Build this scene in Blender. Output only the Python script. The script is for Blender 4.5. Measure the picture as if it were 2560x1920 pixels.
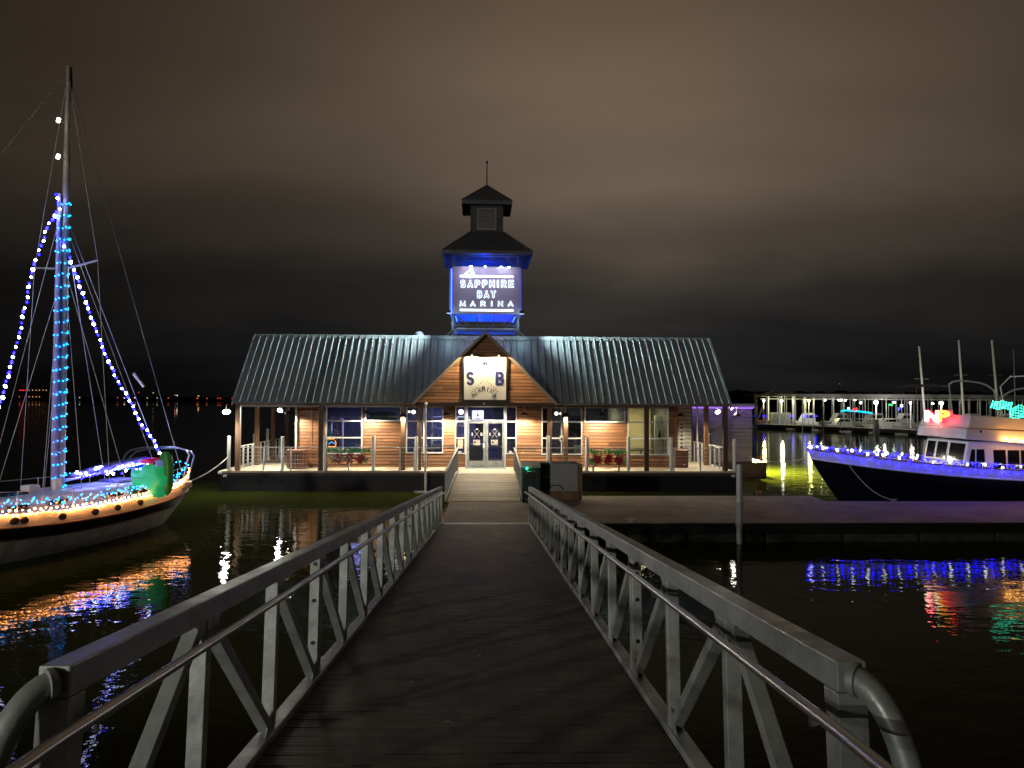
import bpy, math, random
from mathutils import Matrix, Vector
random.seed(7)
S = bpy.context.scene
for o in list(bpy.data.objects): bpy.data.objects.remove(o)
R = math.radians
# ------------------------------------------------------------------ camera
EYE = 4.1                                   # camera height above the water (z = 0)
FPX = 1849.0
PITCH, ROLL = 0.0211, 0.0052
cam = bpy.data.cameras.new('camera'); cam.sensor_width = 36; cam.lens = 36*FPX/2560
cam.clip_start = .05; cam.clip_end = 6000
CO = bpy.data.objects.new('camera', cam); S.collection.objects.link(CO)
CM = Matrix.Translation((0,0,EYE)) @ Matrix.Rotation(math.pi/2+PITCH,4,'X') @ Matrix.Rotation(ROLL,4,'Z')
CO.matrix_world = CM; S.camera = CO
S.render.resolution_x, S.render.resolution_y = 1024, 768
S.view_settings.view_transform = 'Standard'; S.view_settings.look = 'None'
S.view_settings.exposure = 0; S.view_settings.gamma = 1
cy = S.cycles
cy.use_denoising = True
try: cy.denoiser = 'OPENIMAGEDENOISE'
except Exception: pass
cy.use_light_tree = True; cy.sample_clamp_indirect = 4; cy.sample_clamp_direct = 0
cy.max_bounces = 6; cy.diffuse_bounces = 2; cy.glossy_bounces = 4; cy.transmission_bounces = 4; cy.transparent_max_bounces = 12
cy.caustics_reflective = False; cy.caustics_refractive = False
cy.use_adaptive_sampling = False
# ------------------------------------------------------------------ night sky
W = bpy.data.worlds.new('World'); S.world = W; W.use_nodes = True
def build_world():
    nt = W.node_tree; N = nt.nodes; L = nt.links; N.clear()
    def n(t, **k):
        x = N.new(t)
        for a, b in k.items(): setattr(x, a, b)
        return x
    def math_(op, a, b=None, c=None, clamp=False):
        x = n('ShaderNodeMath', operation=op); x.use_clamp = clamp
        for i, v in enumerate((a, b, c)):
            if v is None: continue
            if isinstance(v, (int, float)): x.inputs[i].default_value = v
            else: L.new(v, x.inputs[i])
        return x.outputs[0]
    tc = n('ShaderNodeTexCoord'); sep = n('ShaderNodeSeparateXYZ'); L.new(tc.outputs['Generated'], sep.inputs[0])
    X, Y, Z = sep.outputs
    # planar cloud-layer coordinates (direction projected on a layer overhead)
    zz = math_('MAXIMUM', Z, 0.02)
    den = math_('ADD', zz, 0.22)
    cx = math_('DIVIDE', X, den); cyy = math_('DIVIDE', Y, den)
    cmb = n('ShaderNodeCombineXYZ'); L.new(cx, cmb.inputs[0]); L.new(cyy, cmb.inputs[1])
    ns = n('ShaderNodeTexNoise'); ns.inputs['Scale'].default_value = .62; ns.inputs['Detail'].default_value = 5; ns.inputs['Roughness'].default_value = .5
    ns.inputs['Distortion'].default_value = .4
    mp = n('ShaderNodeMapping'); mp.inputs['Location'].default_value = (3.1, 8.3, 0); mp.inputs['Scale'].default_value = (1.0, 1.7, 1)
    L.new(cmb.outputs[0], mp.inputs[0]); L.new(mp.outputs[0], ns.inputs['Vector'])
    cl = n('ShaderNodeMapRange'); cl.inputs[1].default_value = .32; cl.inputs[2].default_value = .66; cl.inputs[3].default_value = .78; cl.inputs[4].default_value = 1.10
    L.new(ns.outputs['Fac'], cl.inputs[0])
    # elevation wobbles with the clouds, so that the glow has a ragged lower edge
    el = math_('ADD', Z, math_('MULTIPLY', math_('SUBTRACT', ns.outputs['Fac'], .5), .12))
    rp = n('ShaderNodeValToRGB'); cr = rp.color_ramp; cr.interpolation = 'EASE'
    pts = [(0.0, (.0050,.0050,.0056)), (.07, (.0112,.0108,.0110)), (.13, (.020,.0178,.0155)), (.20, (.052,.041,.032)), (.29, (.094,.070,.049)), (.38, (.097,.070,.047)), (.55, (.066,.044,.026)), (1.0, (.035,.024,.015))]
    cr.elements[0].position = 0; cr.elements[0].color = (*pts[0][1], 1)
    cr.elements[1].position = 1; cr.elements[1].color = (*pts[-1][1], 1)
    for p, c in pts[1:-1]:
        e = cr.elements.new(p); e.color = (*c, 1)
    L.new(el, rp.inputs[0])
    az = math_('ARCTAN2', X, Y)
    a2 = math_('DIVIDE', math_('SUBTRACT', az, 0.12), 0.47)
    g = math_('MULTIPLY', math_('MULTIPLY', a2, a2), -1)
    g = math_('EXPONENT', g)
    g = math_('MULTIPLY_ADD', g, .84, .16)
    br = math_('MULTIPLY', g, cl.outputs[0])
    mx = n('ShaderNodeMixRGB', blend_type='MULTIPLY'); mx.inputs[0].default_value = 1
    L.new(rp.outputs[0], mx.inputs[1]); L.new(br, mx.inputs[2])
    bg = n('ShaderNodeBackground'); bg.inputs[1].default_value = 1.55
    L.new(mx.outputs[0], bg.inputs[0]); out = n('ShaderNodeOutputWorld'); L.new(bg.outputs[0], out.inputs[0])
build_world()
# ------------------------------------------------------------------ helpers
def ray(xs, ys):
    d = CM.to_3x3() @ Vector(((xs-1280)/FPX, (960-ys)/FPX, -1)); return Vector((0,0,EYE)), d
def at(xs, ys, Y):                           # world point at depth Y under a photo pixel
    o, d = ray(xs, ys); return o + d*(Y/d.y)
def loc(xs, ys, M, ax, v):                   # the same on the plane (local axis ax = v) of frame M
    o, d = ray(xs, ys); I = M.inverted(); o = I @ o; d = I.to_3x3() @ d
    return o + d*((v-o[ax])/d[ax])
class MB:
    def __init__(s): s.v = []; s.f = []; s.sm = []
    def add(s, vs, fs, smooth=False):
        b = len(s.v); s.v += [tuple(x) for x in vs]; s.f += [tuple(i+b for i in f) for f in fs]; s.sm += [smooth]*len(fs); return s
    def box(s, x0, x1, y0, y1, z0, z1):
        return s.add([(x,y,z) for z in (z0,z1) for y in (y0,y1) for x in (x0,x1)], [(0,2,3,1),(4,5,7,6),(0,1,5,4),(2,6,7,3),(0,4,6,2),(1,3,7,5)])
    def bar(s, a, b, w, h=None, up=(0,0,1)):  # box beam between two points
        h = h or w; a = Vector(a); b = Vector(b); d = (b-a).normalized(); up = Vector(up)
        if abs(d.dot(up)) > .99: up = Vector((0,1,0))
        r = d.cross(up).normalized(); u = r.cross(d).normalized(); V = []
        for p in (a, b):
            for sx, sz in ((-1,-1),(1,-1),(1,1),(-1,1)): V.append(p + r*sx*w/2 + u*sz*h/2)
        return s.add(V, [(3,2,1,0),(4,5,6,7),(0,1,5,4),(1,2,6,5),(2,3,7,6),(3,0,4,7)])
    def tube(s, pts, r, n=8, cap=True):
        pts = [Vector(p) for p in pts]; rs = r if isinstance(r, (list,tuple)) else [r]*len(pts); V = []; F = []
        pu = None
        for i, p in enumerate(pts):
            d = (pts[min(i+1,len(pts)-1)]-pts[max(i-1,0)]).normalized()
            up = pu or (Vector((0,0,1)) if abs(d.z) < .95 else Vector((0,1,0)))
            a = d.cross(up)
            if a.length < 1e-4: a = d.cross(Vector((1,0,0)))
            a.normalize(); b = a.cross(d); pu = b
            for k in range(n):
                t = 2*math.pi*k/n; V.append(p + (a*math.cos(t)+b*math.sin(t))*rs[i])
        for i in range(len(pts)-1):
            for k in range(n): F.append((i*n+k, (i+1)*n+k, (i+1)*n+(k+1)%n, i*n+(k+1)%n))
        s.add(V, F, True)
        if cap:
            s.add(V[:n], [tuple(range(n))]); s.add(V[-n:], [tuple(range(n-1,-1,-1))])
        return s
    def cyl(s, x, y, z0, z1, r, r2=None, n=16):
        return s.tube([(x,y,z0),(x,y,z1)], [r, r if r2 is None else r2], n)
    def prism(s, poly, a0, a1, ax=1):        # polygon (2-D) thickened along axis ax
        n = len(poly)
        def P(p, a): q = list(p); q.insert(ax, a); return q
        ar = sum(poly[i][0]*poly[(i+1)%n][1]-poly[(i+1)%n][0]*poly[i][1] for i in range(n))
        if (ar < 0) != (ax == 1): poly = poly[::-1]
        V = [P(p, a0) for p in poly]+[P(p, a1) for p in poly]
        return s.add(V, [tuple(range(n-1,-1,-1)), tuple(range(n,2*n))]+[(i,(i+1)%n,n+(i+1)%n,n+i) for i in range(n)])
    def lathe(s, prof, c=(0,0,0), n=20):     # profile of (radius, z)
        V = []; F = []
        for r, z in prof:
            for k in range(n): t = 2*math.pi*k/n; V.append((c[0]+r*math.cos(t), c[1]+r*math.sin(t), c[2]+z))
        for i in range(len(prof)-1):
            for k in range(n): F.append((i*n+k, i*n+(k+1)%n, (i+1)*n+(k+1)%n, (i+1)*n+k))
        return s.add(V, F, True)
    def ball(s, c, r, n=8, m=5, sc=(1,1,1)):
        V = []; F = []
        for i in range(m+1):
            a = math.pi*i/m
            for k in range(n):
                t = 2*math.pi*k/n; V.append((c[0]+r*sc[0]*math.sin(a)*math.cos(t), c[1]+r*sc[1]*math.sin(a)*math.sin(t), c[2]+r*sc[2]*math.cos(a)))
        for i in range(m):
            for k in range(n): F.append((i*n+k, (i+1)*n+k, (i+1)*n+(k+1)%n, i*n+(k+1)%n))
        return s.add(V, F, True)
    def grid(s, f, nu, nv, smooth=True):     # surface of f(i/nu, j/nv)
        V = [f(i/nu, j/nv) for j in range(nv+1) for i in range(nu+1)]
        return s.add(V, [(j*(nu+1)+i, j*(nu+1)+i+1, (j+1)*(nu+1)+i+1, (j+1)*(nu+1)+i) for j in range(nv) for i in range(nu)], smooth)
    def build(s, name, mat, parent=None, bevel=0, M=None):
        me = bpy.data.meshes.new(name); me.from_pydata(s.v, [], s.f); me.materials.append(mat)
        me.polygons.foreach_set('use_smooth', s.sm); me.update()
        o = bpy.data.objects.new(name, me); S.collection.objects.link(o)
        if parent: o.parent = parent
        if M is not None: o.matrix_local = M
        if bevel:
            b = o.modifiers.new('bevel', 'BEVEL'); b.width = bevel; b.segments = 2; b.limit_method = 'ANGLE'
        return o
def tag(o, label=None, cat=None, group=None, kind=None):
    if label: o['label'] = label
    if cat: o['category'] = cat
    if group: o['group'] = group
    if kind: o['kind'] = kind
    return o
def thing(name, label, cat, M=None, group=None, l=None):
    o = bpy.data.objects.new(name, None); S.collection.objects.link(o); o.empty_display_size = .2
    if M is not None: o.matrix_world = M if isinstance(M, Matrix) else Matrix.Translation(M)
    return tag(o, label, cat, group)
def dup(o, M=None, label=None):
    def cp(a, par):
        c = a.copy(); S.collection.objects.link(c)
        if par is not None: c.parent = par
        for ch in list(a.children): cp(ch, c)
        return c
    c = cp(o, None)
    if M is not None: c.matrix_world = M if isinstance(M, Matrix) else Matrix.Translation(M)
    if label: c['label'] = label
    return c
def text(mb, s, size, M, ext=.01, off=0, align='CENTER', sp=1.0):   # lettering in the local x-z plane
    cu = bpy.data.curves.new('t', 'FONT'); cu.body = s; cu.size = size; cu.extrude = ext; cu.offset = off; cu.align_x = align; cu.space_character = sp; cu.resolution_u = 4
    ob = bpy.data.objects.new('t', cu); S.collection.objects.link(ob); bpy.context.view_layer.update()
    me = bpy.data.meshes.new_from_object(ob)
    F = [tuple(p.vertices) for p in me.polygons]
    mb.add([M @ Vector((v.co.x, -v.co.z, v.co.y)) for v in me.vertices], F)
    bpy.data.objects.remove(ob); bpy.data.curves.remove(cu); bpy.data.meshes.remove(me); return mb
T = Matrix.Translation
def RZ(a): return Matrix.Rotation(a, 4, 'Z')
def RY(a): return Matrix.Rotation(a, 4, 'Y')
def RX(a): return Matrix.Rotation(a, 4, 'X')
def lamp(name, kind, M, col, power, parent=None, radius=.03, spot=None, blend=.3):
    l = bpy.data.lights.new(name, kind); l.color = col; l.energy = power
    if kind in ('POINT', 'SPOT'): l.shadow_soft_size = radius
    if kind == 'SPOT': l.spot_size = R(spot); l.spot_blend = blend
    o = bpy.data.objects.new(name, l); S.collection.objects.link(o)
    if parent: o.parent = parent
    o.matrix_local = M if isinstance(M, Matrix) else T(M)
    return o
def area(name, M, col, power, sx, sy, parent=None):
    l = bpy.data.lights.new(name, 'AREA'); l.shape = 'RECTANGLE'; l.size = sx; l.size_y = sy; l.color = col; l.energy = power
    o = bpy.data.objects.new(name, l); S.collection.objects.link(o)
    if parent: o.parent = parent
    o.matrix_local = M; return o
# ------------------------------------------------------------------ materials
def mat(name, col, rough=.5, metal=0., var=0., vs=4., bump=0., bs=30., spec=.5, stretch=None, rv=0.):
    m = bpy.data.materials.new(name); m.use_nodes = True; nt = m.node_tree; p = nt.nodes['Principled BSDF']
    p.inputs['Base Color'].default_value = (*col, 1); p.inputs['Roughness'].default_value = rough; p.inputs['Metallic'].default_value = metal
    p.inputs['Specular IOR Level'].default_value = spec
    if var or bump or rv:
        tc = nt.nodes.new('ShaderNodeTexCoord'); mp = nt.nodes.new('ShaderNodeMapping'); nt.links.new(tc.outputs['Object'], mp.inputs[0])
        if stretch: mp.inputs['Scale'].default_value = stretch
    if var:
        ns = nt.nodes.new('ShaderNodeTexNoise'); ns.inputs['Scale'].default_value = vs; ns.inputs['Detail'].default_value = 6; ns.inputs['Roughness'].default_value = .62
        nt.links.new(mp.outputs[0], ns.inputs['Vector'])
        r = nt.nodes.new('ShaderNodeValToRGB'); r.color_ramp.elements[0].position = .28; r.color_ramp.elements[1].position = .72
        r.color_ramp.elements[0].color = (*[c*(1-var) for c in col], 1); r.color_ramp.elements[1].color = (*[min(1, c*(1+var)) for c in col], 1)
        nt.links.new(ns.outputs['Fac'], r.inputs[0]); nt.links.new(r.outputs[0], p.inputs['Base Color'])
    if rv:
        n3 = nt.nodes.new('ShaderNodeTexNoise'); n3.inputs['Scale'].default_value = vs*2.3; n3.inputs['Detail'].default_value = 4
        nt.links.new(mp.outputs[0], n3.inputs['Vector']); mr = nt.nodes.new('ShaderNodeMapRange')
        mr.inputs[1].default_value = .3; mr.inputs[2].default_value = .7; mr.inputs[3].default_value = max(0, rough-rv); mr.inputs[4].default_value = min(1, rough+rv)
        nt.links.new(n3.outputs['Fac'], mr.inputs[0]); nt.links.new(mr.outputs[0], p.inputs['Roughness'])
    if bump:
        n2 = nt.nodes.new('ShaderNodeTexNoise'); n2.inputs['Scale'].default_value = bs; n2.inputs['Detail'].default_value = 5
        nt.links.new(mp.outputs[0], n2.inputs['Vector']); b = nt.nodes.new('ShaderNodeBump'); b.inputs['Strength'].default_value = bump; b.inputs['Distance'].default_value = .02
        nt.links.new(n2.outputs['Fac'], b.inputs['Height']); nt.links.new(b.outputs[0], p.inputs['Normal'])
    return m
def glow(name, col, st, base=None):
    m = bpy.data.materials.new(name); m.use_nodes = True; p = m.node_tree.nodes['Principled BSDF']
    p.inputs['Base Color'].default_value = (*(base or (.1,.1,.1)), 1); p.inputs['Emission Color'].default_value = (*col, 1); p.inputs['Emission Strength'].default_value = st
    return m
def glass(name, tint=(1,1,1), refl=.06):
    m = bpy.data.materials.new(name); m.use_nodes = True; nt = m.node_tree; N = nt.nodes; N.clear()
    t = N.new('ShaderNodeBsdfTransparent'); t.inputs[0].default_value = (*tint, 1); g = N.new('ShaderNodeBsdfGlossy'); g.inputs['Roughness'].default_value = .02
    fr = N.new('ShaderNodeFresnel'); fr.inputs[0].default_value = 1.5; ad = N.new('ShaderNodeMath'); ad.operation = 'ADD'; ad.inputs[1].default_value = refl; ad.use_clamp = True
    mx = N.new('ShaderNodeMixShader'); o = N.new('ShaderNodeOutputMaterial'); L = nt.links
    L.new(fr.outputs[0], ad.inputs[0]); L.new(ad.outputs[0], mx.inputs[0]); L.new(t.outputs[0], mx.inputs[1]); L.new(g.outputs[0], mx.inputs[2]); L.new(mx.outputs[0], o.inputs[0])
    return m
def boards(name, col, axis, pitch, var=.3, grain=(2,2,40), rough=.6, bump=.15):   # timber whose boards differ one from the next
    m = bpy.data.materials.new(name); m.use_nodes = True; nt = m.node_tree; N = nt.nodes; L = nt.links; p = N['Principled BSDF']; p.inputs['Roughness'].default_value = rough
    tc = N.new('ShaderNodeTexCoord'); sp = N.new('ShaderNodeSeparateXYZ'); L.new(tc.outputs['Object'], sp.inputs[0])
    d = N.new('ShaderNodeMath'); d.operation = 'DIVIDE'; L.new(sp.outputs[axis], d.inputs[0]); d.inputs[1].default_value = pitch
    fl = N.new('ShaderNodeMath'); fl.operation = 'FLOOR'; L.new(d.outputs[0], fl.inputs[0])
    # boards also change along their length (butt joints)
    ln = N.new('ShaderNodeMath'); ln.operation = 'MULTIPLY_ADD'; L.new(fl.outputs[0], ln.inputs[0]); ln.inputs[1].default_value = 1.37
    L.new(sp.outputs[0 if axis == 2 else (1 if axis == 0 else 0)], ln.inputs[2])
    d2 = N.new('ShaderNodeMath'); d2.operation = 'DIVIDE'; L.new(ln.outputs[0], d2.inputs[0]); d2.inputs[1].default_value = 3.1
    f2 = N.new('ShaderNodeMath'); f2.operation = 'FLOOR'; L.new(d2.outputs[0], f2.inputs[0])
    cb = N.new('ShaderNodeCombineXYZ'); L.new(fl.outputs[0], cb.inputs[0]); L.new(f2.outputs[0], cb.inputs[1])
    wn = N.new('ShaderNodeTexWhiteNoise'); L.new(cb.outputs[0], wn.inputs['Vector'])
    mp = N.new('ShaderNodeMapping'); mp.inputs['Scale'].default_value = grain; L.new(tc.outputs['Object'], mp.inputs[0])
    ns = N.new('ShaderNodeTexNoise'); ns.inputs['Scale'].default_value = 1; ns.inputs['Detail'].default_value = 8; ns.inputs['Roughness'].default_value = .65; L.new(mp.outputs[0], ns.inputs['Vector'])
    ad = N.new('ShaderNodeMath'); ad.operation = 'ADD'; L.new(wn.outputs['Value'], ad.inputs[0]); L.new(ns.outputs['Fac'], ad.inputs[1])
    r = N.new('ShaderNodeValToRGB'); r.color_ramp.elements[0].position = .35; r.color_ramp.elements[1].position = 1.0
    h = N.new('ShaderNodeMath'); h.operation = 'MULTIPLY'; L.new(ad.outputs[0], h.inputs[0]); h.inputs[1].default_value = .62
    r.color_ramp.elements[0].position = .2; r.color_ramp.elements[1].position = .95
    r.color_ramp.elements[0].color = (*[c*(1-var*1.3) for c in col], 1); r.color_ramp.elements[1].color = (*[min(1, c*(1+var)) for c in col], 1)
    L.new(h.outputs[0], r.inputs[0]); L.new(r.outputs[0], p.inputs['Base Color'])
    b = N.new('ShaderNodeBump'); b.inputs['Strength'].default_value = bump; b.inputs['Distance'].default_value = .01; L.new(ns.outputs['Fac'], b.inputs['Height']); L.new(b.outputs[0], p.inputs['Normal'])
    return m
def water_mat():
    m = bpy.data.materials.new('water'); m.use_nodes = True; nt = m.node_tree; N = nt.nodes; L = nt.links; p = N['Principled BSDF']
    p.inputs['Base Color'].default_value = (.020,.025,.003,1); p.inputs['Roughness'].default_value = .01; p.inputs['IOR'].default_value = 1.09
    tc = N.new('ShaderNodeTexCoord')
    def ns(scale, sx, sy, det, loc=(0,0,0)):
        mp = N.new('ShaderNodeMapping'); mp.inputs['Scale'].default_value = (sx, sy, 1); mp.inputs['Location'].default_value = loc; L.new(tc.outputs['Object'], mp.inputs[0])
        t = N.new('ShaderNodeTexNoise'); t.inputs['Scale'].default_value = scale; t.inputs['Detail'].default_value = det; t.inputs['Roughness'].default_value = .5; L.new(mp.outputs[0], t.inputs['Vector']); return t.outputs['Fac']
    a = ns(.9, 1, 1.5, 2); b = ns(4.2, .75, 1.25, 2, (3,7,0)); c = ns(14, .8, 1.2, 1, (1,2,0)); calm = ns(.07, 1, 1, 2, (9,1,0))
    s1 = N.new('ShaderNodeMath'); s1.operation = 'MULTIPLY_ADD'; L.new(a, s1.inputs[0]); s1.inputs[1].default_value = 1.0; s1.inputs[2].default_value = 0
    s2 = N.new('ShaderNodeMath'); s2.operation = 'MULTIPLY_ADD'; L.new(b, s2.inputs[0]); s2.inputs[1].default_value = .30; L.new(s1.outputs[0], s2.inputs[2])
    s3 = N.new('ShaderNodeMath'); s3.operation = 'MULTIPLY_ADD'; L.new(c, s3.inputs[0]); s3.inputs[1].default_value = .05; L.new(s2.outputs[0], s3.inputs[2])
    mr = N.new('ShaderNodeMapRange'); mr.inputs[1].default_value = .35; mr.inputs[2].default_value = .65; mr.inputs[3].default_value = .6; mr.inputs[4].default_value = 1.0; L.new(calm, mr.inputs[0])
    bp = N.new('ShaderNodeBump'); bp.inputs['Distance'].default_value = .020; L.new(mr.outputs[0], bp.inputs['Strength']); L.new(s3.outputs[0], bp.inputs['Height']); L.new(bp.outputs[0], p.inputs['Normal'])
    return m
def paver_mat():
    m = bpy.data.materials.new('pavers'); m.use_nodes = True; nt = m.node_tree; N = nt.nodes; L = nt.links; p = N['Principled BSDF']; p.inputs['Roughness'].default_value = .75
    tc = N.new('ShaderNodeTexCoord'); mp = N.new('ShaderNodeMapping'); mp.inputs['Rotation'].default_value = (0,0,R(45)); L.new(tc.outputs['Object'], mp.inputs[0])
    br = N.new('ShaderNodeTexBrick'); br.inputs['Scale'].default_value = 4.6; br.inputs['Color1'].default_value = (.38,.27,.185,1); br.inputs['Color2'].default_value = (.25,.175,.125,1); br.inputs['Mortar'].default_value = (.05,.042,.036,1); br.inputs['Mortar Size'].default_value = .018
    L.new(mp.outputs[0], br.inputs['Vector'])
    ns = N.new('ShaderNodeTexNoise'); ns.inputs['Scale'].default_value = 45; ns.inputs['Detail'].default_value = 6; ns.inputs['Roughness'].default_value = .8; L.new(tc.outputs['Object'], ns.inputs['Vector'])
    n2 = N.new('ShaderNodeTexNoise'); n2.inputs['Scale'].default_value = .9; n2.inputs['Detail'].default_value = 5; L.new(tc.outputs['Object'], n2.inputs['Vector'])
    mr = N.new('ShaderNodeMapRange'); mr.inputs[1].default_value = .3; mr.inputs[2].default_value = .7; mr.inputs[3].default_value = .55; mr.inputs[4].default_value = 1.5; L.new(ns.outputs['Fac'], mr.inputs[0])
    m2 = N.new('ShaderNodeMapRange'); m2.inputs[1].default_value = .3; m2.inputs[2].default_value = .7; m2.inputs[3].default_value = .7; m2.inputs[4].default_value = 1.25; L.new(n2.outputs['Fac'], m2.inputs[0])
    mm = N.new('ShaderNodeMath'); mm.operation = 'MULTIPLY'; L.new(mr.outputs[0], mm.inputs[0]); L.new(m2.outputs[0], mm.inputs[1])
    x = N.new('ShaderNodeMixRGB'); x.blend_type = 'MULTIPLY'; x.inputs[0].default_value = 1; L.new(br.outputs['Color'], x.inputs[1]); L.new(mm.outputs[0], x.inputs[2]); L.new(x.outputs[0], p.inputs['Base Color'])
    b = N.new('ShaderNodeBump'); b.inputs['Strength'].default_value = .5; b.inputs['Distance'].default_value = .01; L.new(ns.outputs['Fac'], b.inputs['Height']); L.new(b.outputs[0], p.inputs['Normal'])
    return m
K = {}
K['water'] = water_mat(); K['pavers'] = paver_mat()
K['concrete'] = mat('concrete', (.16,.155,.14), .9, 0, .35, 2.2, .5, 40)
K['siding'] = boards('cedar_siding', (.30,.142,.062), 2, .15, .42, (1.3,1.3,34), .5)
K['timber'] = mat('stained_timber', (.17,.095,.05), .6, 0, .35, 3, .2, 30, stretch=(3,3,.5))
K['trim'] = mat('brown_trim', (.085,.05,.032), .6, 0, .2, 5)
K['dark'] = mat('black_paint', (.012,.012,.012), .45, 0, .3, 3)
K['hullblack'] = mat('barge_side', (.0045,.0042,.004), .6, 0, .5, 1.5, .2, 12)
K['cream'] = mat('cream_deck', (.50,.45,.34), .7, 0, .14, 3, .15, 30)
K['plank'] = boards('ramp_planks', (.34,.27,.17), 1, .14, .35, (30,3,3), .65, .3)
K['roof'] = mat('metal_roof', (.25,.28,.275), .42, .2, .12, 3)
K['roofdark'] = mat('dark_metal_roof', (.11,.115,.125), .5, .3, .2, 3)
K['whitep'] = mat('white_frame', (.72,.73,.70), .4, 0, .06, 6)
K['alu'] = mat('aluminium', (.40,.42,.40), .45, .3, .38, 4.5, .14, 26, rv=.14)
K['alurail'] = mat('polished_aluminium', (.50,.50,.48), .30, .85, .08, 3)
K['steel'] = mat('galvanised_steel', (.55,.56,.54), .45, .35, .2, 7)
K['whitesteel'] = mat('white_post', (.86,.87,.84), .42, .05, .12, 6)
K['grey'] = mat('grey_enclosure', (.30,.31,.31), .5, .1, .1, 3, .03, 20)
K['green'] = mat('dark_green_metal', (.018,.045,.04), .42, .1, .2, 4)
K['white'] = mat('white_gelcoat', (.74,.73,.72), .28, 0, .07, 2)
K['hullwhite'] = mat('weathered_hull', (.80,.76,.67), .35, 0, .35, 1.2, .05, 5, stretch=(3,3,.4), rv=.1)
K['navy'] = mat('navy_hull', (.006,.008,.02), .3, 0, .2, 2)
K['rope'] = mat('rope', (.45,.42,.36), .9, 0, .3, 30)
K['greysiding'] = boards('grey_siding', (.30,.28,.31), 2, .2, .12, (2,2,20), .6)
K['palesiding'] = boards('pale_siding', (.56,.56,.48), 2, .2, .08, (2,2,20), .6)
K['glass'] = glass('window_glass', (.82,.86,.86), .05)
K['darkglass'] = mat('dark_glass', (.008,.009,.012), .06, 0, spec=.8)
K['soffit'] = mat('soffit', (.11,.085,.06), .7, 0, .2, 4)
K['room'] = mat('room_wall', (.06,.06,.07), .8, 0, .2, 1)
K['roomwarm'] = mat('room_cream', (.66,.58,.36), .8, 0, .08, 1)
K['red'] = mat('red_petal', (.34,.014,.022), .5, 0, .35, 14)
K['leaf'] = mat('green_leaf', (.05,.40,.10), .5, 0, .4, 16)
K['brown'] = mat('brown_slats', (.20,.085,.045), .55, 0, .2, 8)
K['blue'] = mat('navy_print', (.018,.025,.15), .5, 0, .15, 12)
K['navyprint'] = mat('dark_print', (.015,.015,.04), .5)
K['greyprint'] = mat('grey_print', (.09,.095,.085), .5)
K['trees'] = mat('tree_mass', (.008,.010,.006), .9, 0, .5, .05)
K['signface'] = mat('sign_face', (.36,.33,.44), .5, 0, .06, 2)
K['signwhite'] = mat('sign_white', (.82,.80,.72), .5)
K['haloL'] = glow('lit_letters', (.82,.92,1), 2.6)
K['ledblue'] = glow('blue_led', (.02,.06,1), 14)
K['bw'] = glow('white_bulb', (.80,.90,1), 34)
K['bb'] = glow('blue_bulb', (.004,.003,1), 34)
K['bc'] = glow('cyan_bulb', (.0,.25,.85), 15)
K['bo'] = glow('warm_bulb', (1,.34,.08), 46)
K['warmlamp'] = glow('warm_lamp', (1,.80,.50), 40)
K['coollamp'] = glow('cool_lamp', (1,.93,.80), 60)
# ------------------------------------------------------------------ water, shore
tag(MB().add([(-2500,-60,0),(2500,-60,0),(2500,4000,0),(-2500,4000,0)], [(0,1,2,3)]).build('water', K['water']), kind='structure')
LAND = EYE-1.69
tag(MB().box(-30, 30, -40, 2.0, -.6, LAND-.03).build('shore_landing', K['concrete'], bevel=.03), kind='structure')
def shoreline():
    mb = MB(); rnd = random.Random(3)
    # low far banks with an uneven tree line: clumps of overlapping crowns
    for x0, x1, y, h in ((-900,-40,880,8.0), (-60,300,760,8.5), (60,620,390,10.2)):
        mb.box(x0, x1, y, y+60, -.5, .9)
    bank = tag(mb.build('far_bank', K['trees']), kind='structure')
    mb = MB()
    for x0, x1, y, h in ((-900,-40,880,5.2), (-60,300,760,6.5), (60,620,390,9.6)):
        x = x0
        while x < x1:
            r = rnd.uniform(.35,1.0)*h*.62; hh = h*(.72+.28*math.sin(x*.013+1)+rnd.uniform(-.12,.16)) if y > 500 else h*(.9+.1*rnd.random())
            for _ in range(4):
                cx = x+rnd.uniform(-r, r); rr = r*rnd.uniform(.35,.7)
                mb.ball((cx, y+rnd.uniform(0,12), hh-rr*rnd.uniform(.7,1.4)), rr, 7, 4, (1.3,1,1))
            mb.box(x-r, x+r*1.6, y+2, y+14, 0, max(1, hh-r*.8)); x += r*1.1
    tag(mb.build('treeline', K['trees']), 'dark band of far trees along the opposite shore', 'trees', kind='stuff')
shoreline()
# ------------------------------------------------------------------ the marina building and its barge
TH = .045
ORG = Vector((-1.2, 33.2, 0)); DECK = .9
BM = T((ORG.x, ORG.y, DECK)) @ RZ(TH)           # local: x along the front, y back, z up from the deck
def B(xs, ys, d): p = loc(xs, ys, BM, 1, d); return p.x, p.z
def BT(u, d, h): return BM @ T((u, d, h))
barge = thing('barge', 'black sided barge carrying the timber clad marina building', 'barge', BM)
MB().box(-11.65, 11.45, 0, 9.6, -1.5, -.08).build('hull', K['hullblack'], barge, .03)
mb = MB()
for i in range(66): mb.box(-11.7+i*.351, -11.7+i*.351+.343, -.05, 9.65, -.08, 0)
mb.build('deck', K['cream'], barge)
MB().box(-11.68, 11.48, -.03, 0, -.2, -.085).build('fender_strip', K['trim'], barge)
for i, (px, py) in enumerate(((549,1182),(562,1190),(1118,1186),(1124,1200),(1834,1190))):
    u, h = B(px, py, -.1); MB().box(u-.07, u+.07, -.13, 0, h-.05, h+.05).build('fender_block', K['whitep'], barge, .01)
UL, UR = B(742, 1100, 1.9)[0], B(1688, 1100, 1.9)[0]
WD = 1.9
bld = thing('marina_building', 'timber clad marina building with long ribbed metal roof', 'building', BM)
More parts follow.
